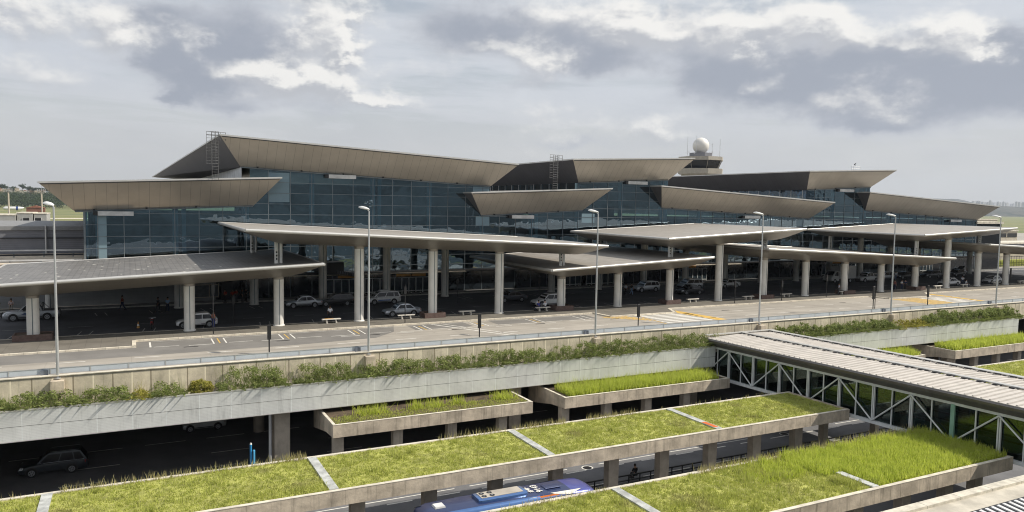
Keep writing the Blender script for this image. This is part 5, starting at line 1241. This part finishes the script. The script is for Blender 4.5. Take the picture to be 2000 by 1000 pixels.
def pose_joints(pose):
    J = {}; sit = pose == 'sit'; hp = .50 if sit else .94
    J['pel'] = (0, 0, hp); J['wai'] = (0, .0, hp+.14); J['che'] = (0, -.01 if not sit else -.04, hp+.38); J['nek'] = (0, -.01 if not sit else -.06, hp+.53)
    J['hed'] = (0, -.03 if not sit else -.1, hp+.66); J['top'] = (0, -.02 if not sit else -.09, hp+.76)
    for s, n in ((-1, 'l'), (1, 'r')):
        J['hip'+n] = (s*.09, 0, hp-.03)
        if pose == 'walk':
            f = -s; J['kne'+n] = (s*.09, -.16*f-.04, .50); J['ank'+n] = (s*.09, -.30*f+.06*(f < 0), .09+.06*(f < 0)); J['toe'+n] = (s*.09, J['ank'+n][1]-.16, .04+.03*(f < 0))
            J['elb'+n] = (s*.23, .14*f, hp+.20); J['wri'+n] = (s*.22, -.02+.18*f, hp+.0)
        elif sit:
            J['kne'+n] = (s*.12, -.42, .50); J['ank'+n] = (s*.12, -.44, .09); J['toe'+n] = (s*.13, -.60, .04)
            J['elb'+n] = (s*.25, -.10, hp+.18); J['wri'+n] = (s*.13, -.32, hp+.12)
        else:
            J['kne'+n] = (s*.10, -.01, .50); J['ank'+n] = (s*.11, .02, .09); J['toe'+n] = (s*.13, -.14, .04)
            J['elb'+n] = (s*.24, .03, hp+.19); J['wri'+n] = (s*(.24 if pose == 'stand' else .10), -.04 if pose == 'stand' else -.22, hp-.03 if pose == 'stand' else hp+.24)
        J['sho'+n] = (s*.18, J['che'][1], hp+.45)
        wx, wy, wz = J['wri'+n]; d = Vector((0, -.02, -.08)) if pose in ('stand', 'walk') else Vector((-s*.06, -.05, 0))
        J['han'+n] = tuple(Vector((wx, wy, wz))+d)
        hv = Vector(J['han'+n]); dn = d.normalized(); sd_ = Vector((0, 1, 0)) if pose in ('stand', 'walk') else Vector((0, .3, 1)).normalized()
        for q in range(4): J['f%d%s' % (q, n)] = tuple(hv+dn*(.075+(.01, .02, .012, -.008)[q])+sd_*(q-1.5)*.022+Vector((-s*.015, 0, 0)))
        J['thu'+n] = tuple(Vector((wx, wy, wz))+dn*.055+sd_*(-.055))
    return J
RAD = dict(pel=.135, wai=.125, che=.15, nek=.055, hed=.095, top=.07, hip=.09, kne=.06, ank=.042, toe=.038, sho=.065, elb=.042, wri=.028, han=.032, thu=.010)
def chain(J, keys_edges, extra=0.):
    ks = []
    for a, b_ in keys_edges:
        for k in (a, b_):
            if k not in ks: ks.append(k)
    idx = {k: i for i, k in enumerate(ks)}
    rr_ = []
    for k in ks:
        base = k if k in RAD else k[:-1] if k[:-1] in RAD else None
        r = RAD[base] if base else .009
        if k in ('pel', 'wai', 'che'): r = (r*1.0+extra, r*.78+extra)
        else: r = r+extra
        rr_.append(r)
    return [J[k] for k in ks], [(idx[a], idx[b_]) for a, b_ in keys_edges], rr_
def legs(): return [e for n in 'lr' for e in (('pel', 'hip'+n), ('hip'+n, 'kne'+n), ('kne'+n, 'ank'+n))]
PROTO = {}
for pose in ('stand', 'walk', 'sit', 'hold'):
    J = pose_joints(pose)
    E_ = [('pel', 'wai'), ('wai', 'che'), ('che', 'nek'), ('nek', 'hed'), ('hed', 'top')]+legs()
    for n in 'lr':
        E_ += [('ank'+n, 'toe'+n), ('che', 'sho'+n), ('sho'+n, 'elb'+n), ('elb'+n, 'wri'+n), ('wri'+n, 'han'+n), ('wri'+n, 'thu'+n)]+[('han'+n, 'f%d%s' % (q, n)) for q in range(4)]
    bd = skin_mesh('body_'+pose, *chain(J, E_))
    sh = skin_mesh('shirt_'+pose, *chain(J, [('pel', 'wai'), ('wai', 'che')]+[e for n in 'lr' for e in (('che', 'sho'+n), ('sho'+n, 'elb'+n))], .018))
    tr_ = skin_mesh('trousers_'+pose, *chain(J, legs(), .016))
    hd = Vector(J['top']); mb = MB(); mb.lathe(0, 0, [(.098, -.07), (.105, -.01), (.09, .05), (.04, .09)], 14)
    hm = bpy.data.meshes.new('hair_'+pose); hm.from_pydata([(a+hd.x, b_+hd.y+.02, c_+hd.z-.01) for a, b_, c_ in mb.v], [], mb.f)
    sm = MB()
    for n in 'lr': a = J['ank'+n]; q = J['toe'+n]; sm.bbox(a[0]-.05, a[0]+.05, q[1]-.06, a[1]+.07, q[2]-.04, a[2]+.01, .02)
    shm = bpy.data.meshes.new('shoe_'+pose); shm.from_pydata(sm.v, [], sm.f)
    fm = MB()   # face: nose, two eyes, mouth line
    h2 = Vector(J['hed']); fm.hexa([(h2.x-.014, h2.y-.088, h2.z-.005), (h2.x+.014, h2.y-.088, h2.z-.005), (h2.x+.01, h2.y-.08, h2.z+.04), (h2.x-.01, h2.y-.08, h2.z+.04)], [(h2.x-.01, h2.y-.118, h2.z+.0), (h2.x+.01, h2.y-.118, h2.z+.0), (h2.x+.006, h2.y-.095, h2.z+.04), (h2.x-.006, h2.y-.095, h2.z+.04)])
    fmm = bpy.data.meshes.new('nose_'+pose); fmm.from_pydata(fm.v, [], fm.f)
    em = MB()
    for s in (-1, 1): em.lathe(h2.x+s*.033, h2.y-.088, [(.013, h2.z+.028), (.013, h2.z+.04)], 8)
    em.box(h2.x-.025, h2.x+.025, h2.y-.1, h2.y-.085, h2.z-.035, h2.z-.028)
    emm = bpy.data.meshes.new('face_'+pose); emm.from_pydata(em.v, [], em.f)
    for q in (bd, sh, tr_, hm, shm, fmm, emm):
        q.materials.clear(); q.materials.append(None)
        for pl in q.polygons: pl.use_smooth = q not in (shm, emm)
    PROTO[pose] = dict(body=bd, shirt=sh, trousers=tr_, hair=hm, shoes=shm, nose=fmm, face_features=emm)
CM = {}
def cloth(c):
    if c not in CM: CM[c] = mat('fabric_%d' % len(CM), c, .85, var=.15, vs=6)
    return CM[c]
SK = [(.42, .25, .17), (.22, .12, .08), (.50, .32, .23)]
def person(label, x, y, z, pose, rz, shirt, trous, skin=0, group=None, s=1.0, bag=None):
    t = thing('person', label, 'person', (x, y, z), group, R(rz)); t.scale = (s, s, s)
    for k, me in PROTO[pose].items():
        o = bpy.data.objects.new(k, me); COL.objects.link(o); o.parent = t
        o.material_slots[0].link = 'OBJECT'
        o.material_slots[0].material = dict(body=cloth(SK[skin]), nose=cloth(SK[skin]), shirt=cloth(shirt), trousers=cloth(trous), hair=cloth((.02, .015, .012)), shoes=M_pl, face_features=M_pl)[k]
    if bag:
        m = MB(); m.loft([[(-w_, .13, z_), (-w_, .13+d_, z_), (w_, .13+d_, z_), (w_, .13, z_)] for w_, d_, z_ in ((.12, .10, 1.0), (.15, .18, 1.1), (.15, .17, 1.3), (.10, .08, 1.42))]); b_ = m.build('backpack', cloth(bag), t, True, world=False)
NV = (.02, .03, .07); BK = (.02, .02, .022); WH = (.70, .72, .75); RD = (.40, .04, .02); LB = (.25, .38, .55)
person('person in a red shirt and dark trousers striding left on the inner pavement', -.8, 98.6, 0, 'walk', -90, (.28, .06, .03), NV)
person('person in black leaning into a stride, left of the pale blue shirt', 2.9, 95.6, 0, 'walk', -60, BK, BK, 1, s=1.0)
person('person in a pale blue shirt standing by the inner column', 3.9, 95.3, 0, 'hold', 180, LB, NV)
person('person in a salmon shirt and blue shorts at the rear of the white hatchback', 7.6, 81.9, 0, 'stand', 120, (.62, .26, .18), (.03, .05, .22))
person('person in an olive top sitting at the far left wall', -13.5, 102.5, .1, 'sit', 0, (.16, .14, .06), (.25, .2, .13))
person('person in a pale pink shirt sitting near the pickup bonnet', -12.2, 102.5, .1, 'sit', 0, (.55, .45, .45), (.3, .27, .22))
for i, (x0, y0, lb, ps) in enumerate(((10.75, 100.3, 'leftmost of the workers in red jackets by the dark doorway', 'hold'), (11.6, 100.0, 'worker in a red jacket with light bands, second from the left', 'stand'), (12.1, 100.8, 'worker in a red jacket half hidden behind the second one', 'hold'), (12.75, 100.3, 'worker in a dark jacket in the middle of the red group', 'stand'), (13.3, 100.9, 'worker in dark clothes beside the inner column', 'hold'), (13.9, 100.1, 'worker in a red jacket right at the inner column', 'stand'))):
    person(lb, x0, y0, .12, ps, (i*47) % 360-60, RD if i not in (3, 4) else BK, BK, i % 3, 'workers in red jackets by the doorway')
person('person in a white shirt seen from behind at the orange marked bench', 19.4, 81.1, .13, 'stand', 180, WH, BK, 1, bag=None)
person('person in a navy top sitting on the shared bench, left one', 45.0, 80.25, .13, 'sit', 200, (.05, .06, .25), NV)
person('person in a white shirt sitting on the shared bench, right one', 45.9, 80.25, .13, 'sit', 190, WH, NV)
person('person in a white shirt walking near the silver compact crossover', 65.8, 91.0, 0, 'walk', 20, WH, BK)
person('person in dark top and pale jeans walking beside the white shirt', 66.7, 90.8, 0, 'walk', 20, BK, LB)
person('person in a white and blue shirt standing left of the box truck planter', 97.9, 79.7, .13, 'hold', 60, (.5, .55, .65), (.10, .11, .12))
person('person in a red cap shirt at the motorcycle', 113.6, 81.5, 0, 'stand', 90, (.3, .1, .08), NV)
person('person in a white shirt between the others at the motorcycle', 115.1, 81.3, 0, 'hold', 0, WH, NV)
person('person in dark navy standing right of the motorcycle group', 115.9, 81.2, 0, 'stand', -30, NV, BK)
person('person in a white shirt near the silver blue car, far right', 129.8, 93.0, 0, 'walk', -40, WH, (.2, .25, .35))
person('person in a white shirt sitting on the bench by the white sedan', 130.6, 80.1, .13, 'sit', 60, WH, NV)
person('person in a white shirt and navy trousers standing near the right edge', 133.9, 82.7, .0, 'hold', 120, WH, NV)
person('person in black sitting low by the railing on the lower road', 36.9, 49.0, LZ, 'sit', 180, BK, BK)
person('person in a white shirt behind the pillar on the lower road', 44.9, 49.3, LZ, 'stand', 180, WH, BK)

# ================================================================= BACKGROUND BUILDINGS
M_towc = mat('weathered_tower_concrete', (.36, .335, .295), .85, var=.1, streak=.2)
t = thing('control_tower', 'airport control tower with white radar dome rising behind the roofs', 'control tower', (262, 300, LZ))
TX, TY = 261.5, 300
def octa(r, z, k=8, ph=.39): return [(TX+r*math.cos(ph+6.2832*i/k), TY+r*math.sin(ph+6.2832*i/k), z) for i in range(k)]
m = MB(); m.hexa(octa(5.2, LZ), octa(5.2, 28.2)); m.build('shaft', M_towc, t)
m = MB(); m.hexa(octa(9.8, 28.2), octa(10.2, 28.3)); m.hexa(octa(11.6, 30.2), octa(11.8, 32.9)); m.hexa(octa(10, 28.31), octa(10, 30.19)); m.build('gallery', M_towc, t)
m = MB(); m.hexa(octa(9.2, 32.95), octa(11.0, 37.0)); m.build('cabin_glass', M_cg, t)
m = MB(); 
for i in range(8): a = octa(9.3, 32.95)[i]; b_ = octa(11.1, 37.0)[i]; m.tube(a, b_, .10, 5)
m.build('cabin_mullion', M_towc, t)
m = MB(); m.hexa(octa(11.8, 37.05), octa(11.6, 38.9)); m.build('cabin_roof', M_towc, t)
m = MB(); m.hexa(octa(6., 38.95), octa(6, 41.0)); m.build('roof_drum', M_corr, t)
m = MB(); 
for i in range(8): a = octa(6.3, 41.0)[i]; m.tube(a, (a[0], a[1], 41.9), .08, 4)
m.build('roof_rail', M_met, t)
m = MB(); m.lathe(TX-.2, TY, [(4.15*math.cos(a), 44.75+4.15*math.sin(a)) for a in [R(-66+12*k) for k in range(13)]]+[(.3, 48.9)], 28); m.build('radar_dome', mat('radome_white', (.72, .70, .66), .5, var=.06, vs=.3), t, True)
for dx_, zz in ((-10.5, 48.5), (-4.8, 49.5), (10.8, 48.5), (5.6, 46)):
    m = MB(); m.tube((TX+dx_, TY-2, 38.9), (TX+dx_, TY-2, zz), .10, 5); m.tube((TX+dx_, TY-2, 40.5), (TX+dx_-1.5, TY-2, 40.5), .08, 5); m.tube((TX+dx_, TY-2, 45.5), (TX+dx_-.7, TY-2, 45.5), .07, 5); m.build('antenna', M_met, t)
# left: corrugated hall and terrace behind the terminal corner
t = thing('corrugated_hall', 'grey corrugated hall wall left of the terminal corner, half in shadow', 'building', (-40, 130, 0))
m = MB(); m.box(-90, -5.3, 130, 160, LZ, 8.2); m.build('wall', M_corr, t)
m = MB(); m.box(-90, -5.3, 129.8, 160, 8.21, 8.8); m.build('parapet', M_gwall, t)
m = MB(); m.box(-90, -5.3, 129.7, 129.79, 7.0, 7.15); m.build('drip_rail', M_blk, t)
m = MB(); m.tube((-10.9, 129.6, 0), (-10.9, 129.6, 8.9), .14, 8); m.build('downpipe', M_met, t)
t = thing('roof_terrace', 'low brown terrace roof with white rails left of the terminal corner', 'terrace', (-40, 108, 4.5))
m = MB(); m.box(-90, -5., 104.2, 129.6, 4.3, 4.8); m.build('deck', M_conc, t)
for yy, zz in ((108., 6.55), (104.4, 5.6)):
    m = MB(); m.box(-90, -5.1, yy, yy+.12, zz-.05, zz+.12); m.build('white_rail', M_louv, t)
    m = MB(); m.box(-90, -5.1, yy, yy+.08, zz-.62, zz-.42); m.build('dark_rail', M_blk, t)
    m = MB()
    for k in range(28): m.box(-90+k*3.1, -89.88+k*3.1, yy+.02, yy+.1, zz-.8, zz-.06)
    m.build('rail_post', M_mull, t)
m = MB(); m.box(-24, -12.6, 103.92, 104.15, 2.2, 4.9); q = m.build('red_container', M_red); tag(q, 'dark red panel peeking over the stained canopy at the left edge', 'panel')
for i, (xa, xb, zt, lb) in enumerate(((-34, -24.8, 8.4, 'pale grey block with one dark square window, at the left edge'), (-24.6, -21.3, 8.9, 'middle pale grey block with two stacked dark windows'), (-21.1, -18.4, 8.75, 'right pale grey block with two dark windows beside the airfield'))):
    t = thing('pale_building', lb, 'building', ((xa+xb)/2, 222, LZ), 'pale grey service blocks at the left')
    m = MB(); m.box(xa, xb, 220+i*.8, 232, LZ, zt); m.build('wall', mat('pale_grey_render_%d' % i, (.36, .36, .34), .85, var=.08, vs=.8), t)
    m = MB(); m.box(xa-.1, xb+.1, 219.9+i*.8, 232, zt+.01, zt+.22); m.build('roof_edge', M_cap, t)
    wx = {0: -27.2, 1: -23.3, 2: -20.9}[i]
    for zz in (4.4, 6.4) if i else (4.9,):
        m = MB(); m.box(wx, wx+1.35, 219.85+i*.8, 219.96+i*.8, zz, zz+1.35); w_ = m.build('window', M_blk, t)
        m = MB(); m.box(wx-.12, wx, 219.8+i*.8, 219.95+i*.8, zz-.1, zz+1.45); m.box(wx+1.35, wx+1.47, 219.8+i*.8, 219.95+i*.8, zz-.1, zz+1.45); m.build('frame', M_louv, w_)
for x0, lb in ((-28., 'tall thin light mast at the far left behind the pale blocks'), (-20.6, 'second light mast behind the pale blocks')):
    t = thing('light_mast', lb, 'mast', (x0, 236, LZ), 'light masts behind the pale blocks'); m = MB(); m.tube((x0, 236, LZ), (x0, 236, 14.2), .28, 8, .18); m.build('pole', M_cream, t); m = MB()
    for a in range(5): m.tube((x0-.8+a*.4, 236, 14.2), (x0-.9+a*.45, 235.4, 15.1), .1, 5)
    m.tube((x0, 236, 14.2), (x0, 236, 16.5), .05, 5); m.build('floodlight', M_met, t)
t = thing('apron_shed', 'low sheds with white roof edge on the airfield side of the left hall', 'shed', (-12, 240, LZ))
m = MB(); m.box(-18.3, 10, 240, 250, LZ, 3.2); m.build('wall', M_dkint, t); m = MB(); m.box(-18.3, 10, 239.6, 251, 3.21, 3.9); m.build('roof', M_cap, t)
t = thing('airliner', 'white fuselage of a parked airliner with a blue patch beyond the left field', 'aeroplane', (-190, 1080, LZ))
m = MB(); X0, X1 = azx(5, 1080), azx(47, 1080)
m.loft([[(X0+(X1-X0)*f, 1080, 3.2+.4*f+r*1.9*math.sin(a)) if False else (X0+(X1-X0)*f, 1080+r*2.0*math.cos(a), -1.9+r*2.3*math.sin(a)+zz) for a in [6.2832*i/14 for i in range(14)]] for f, r, zz in ((0, .1, .0), (.04, .55, .1), (.12, 1, 0), (.8, 1, 0), (.95, .5, .6), (1, .15, 1.))]); m.build('fuselage', PC['white'], t, True)
m = MB(); m.loft([[(X0+(X1-X0)*f, 1080+2.06*math.cos(a), -1.9+2.36*math.sin(a)) for a in [6.2832*i/14 for i in range(14)]] for f in (.62, .72)]); m.build('blue_patch', mat('blue_patch', (.03, .06, .22), .4), t, True)
t = thing('brick_hangar', 'low red roofed hangar at the foot of the wooded ridge', 'hangar', (-120, 1250, LZ)); m = MB(); hx = azx(69, 1250); m.box(hx-11, hx+11, 1250, 1262, LZ, -3.0); m.build('wall', mat('rust_wall', (.22, .09, .055), .9), t); m = MB(); m.prismy([(hx-11.5, -2.95), (hx, .2), (hx+11.5, -2.95)], 1249, 1263); m.build('roof', mat('rust_roof', (.27, .10, .06), .9), t)
# houses on the left skyline
rg = np.random.default_rng(123); cols = [(.62, .58, .5), (.5, .42, .33), (.66, .64, .6), (.55, .5, .28), (.42, .3, .22)]
hm_ = [mat('house_render_%d' % i, c, .9, var=.1) for i, c in enumerate(cols)]
words = ['white', 'tan', 'bright white', 'yellowish', 'brown']; spots = ['at the frame edge', 'left of the tallest tree', 'under the tallest tree', 'right of the tallest tree', 'near the roof tip']
k = 0
for i in range(30):
    f = (i+rg.uniform(.1, .9))/30; px = -4+f*150; yy = 2250+rg.uniform(0, 160); ci = int(rg.integers(0, 5)); h_ = rg.uniform(5, 10); w_ = rg.uniform(7, 15)
    xx = yy*math.tan(YAW+math.atan((px-1000)/1462.5)); zb_ = 21+rg.uniform(-7, 7)
    t = thing('house', '%s house on the left ridge %s, house row position %s' % (words[ci], spots[min(4, int(f*5))], ['one', 'two', 'three', 'four', 'five', 'six'][i % 6]), 'house', (xx, yy, zb_), 'houses on the far left ridge')
    m = MB(); m.box(xx-w_/2, xx+w_/2, yy, yy+9, zb_-8, zb_+h_); m.build('wall', hm_[ci], t)
    m = MB(); m.prismy([(xx-w_/2-.5, zb_+h_), (xx, zb_+h_+2.4), (xx+w_/2+.5, zb_+h_)], yy-.4, yy+9.4); m.build('roof', mat('tile_roof_%d' % (i % 2), ((.30, .16, .10), (.34, .33, .31))[i % 2], .9) if i < 2 else bpy.data.materials['tile_roof_%d' % (i % 2)], t)
# right: pier building, low blocks, skyline
def block(label, xa, xb, ya, yb, zb_, zt, m_, win=None, name='service_building'):
    t = thing(name, label, 'building', ((xa+xb)/2, ya, zb_)); m = MB(); m.box(xa, xb, ya, yb, zb_, zt); m.build('wall', m_, t)
    m = MB(); m.box(xa-.3, xb+.3, ya-.3, yb, zt+.01, zt+.5); m.build('roof', M_cap, t)
    if win:
        m = MB(); z0_, z1_, st = win; k_ = int((xb-xa)/st)
        m.box(xa+.5, xb-.5, ya-.12, ya-.02, z0_, z1_); w_ = m.build('window_band', M_blk, t); m = MB()
        for q in range(1, k_): m.box(xa+q*st, xa+q*st+.35, ya-.25, ya-.13, z0_, z1_)
        m.build('window_post', M_cap, w_)
block('long cream building with a dark window band at the right edge', 232, 330, 182, 196, LZ, 5.6, M_cream, (3.2, 4.8, 6))
block('tan hall behind the right end of the terminal, below the blue hills', 355, 520, 300, 330, LZ, 8.3, M_cream, None, 'far_hall')
block('small white cube building against the blue hills', 408, 418, 288, 300, LZ, 11.2, M_louv, None, 'white_cube')
block('dark glass end block below the tip of the last low roof', 172.4, 182, 104, 120, -1, 10.6, M_cg, None, 'glass_block')
block('long grey low building beyond the last canopies', 186, 300, 150, 160, LZ, 2.6, M_corr, None, 'grey_shed')
block('beige wall seen between the last columns', 164, 232, 112.5, 113.5, -1, 3.6, M_cream, None, 'beige_wall')
t = thing('fence', 'dark metal picket fence behind the rightmost columns', 'fence', (190, 108, 0)); m = MB(); m.box(172.6, 240, 107.9, 108.0, 2.4, 2.5); m.box(172.6, 240, 107.9, 108, .3, .4); m.build('rail', M_blk, t)
for q in range(60): m = MB(); m.box(172.8+q*1.1, 172.9+q*1.1, 107.86, 107.89, 0, 2.6); m.build('picket', M_blk, t)
m = MB(); m.box(172.6, 240, 108.6, 110.5, .0, 1.5); q = m.build('clipped_hedge', M_g1); tag(q, 'clipped green hedge behind the dark picket fence at the right', 'hedge')
rg = np.random.default_rng(77)
mhz = mat('far_tower_block', (.42, .42, .43), .9, var=.1, vs=.02)
for i in range(46):
    px = 1890+rg.uniform(0, 130); yy = 4700+rg.uniform(-200, 900); xx = yy*math.tan(YAW+math.atan((px-1000)/1462.5)); h_ = rg.uniform(14, 42); w_ = rg.uniform(14, 34)
    zb_ = 110
    m = MB(); m.box(xx-w_/2, xx+w_/2, yy, yy+20, 60, zb_+h_*.6); m.box(xx-w_*.2, xx+w_*.2, yy+4, yy+16, zb_+h_*.6+.01, zb_+h_*.6+4)
    q = m.build('tower_block', mhz); tag(q, 'one of the tiny pale tower blocks on the hazy right skyline', 'tower block', 'tower blocks on the far right skyline')

# ================================================================= HAZE (thin even air; sky is the world, outside it)
m = MB(); m.box(-9500, 9500, -3500, 9500, LZ-3.0, 420)
hz = bpy.data.materials.new('haze_air'); hz.use_nodes = True; t_ = hz.node_tree; t_.nodes.clear()
pv_ = t_.nodes.new('ShaderNodeVolumePrincipled'); pv_.inputs['Color'].default_value = (.80, .88, 1., 1); pv_.inputs['Density'].default_value = .00006; pv_.inputs['Anisotropy'].default_value = .2
ho = t_.nodes.new('ShaderNodeOutputMaterial'); t_.links.new(pv_.outputs[0], ho.inputs['Volume'])
h = m.build('haze', hz); h['kind'] = 'stuff'; h['label'] = 'thin pale haze over the airfield and the far hills'
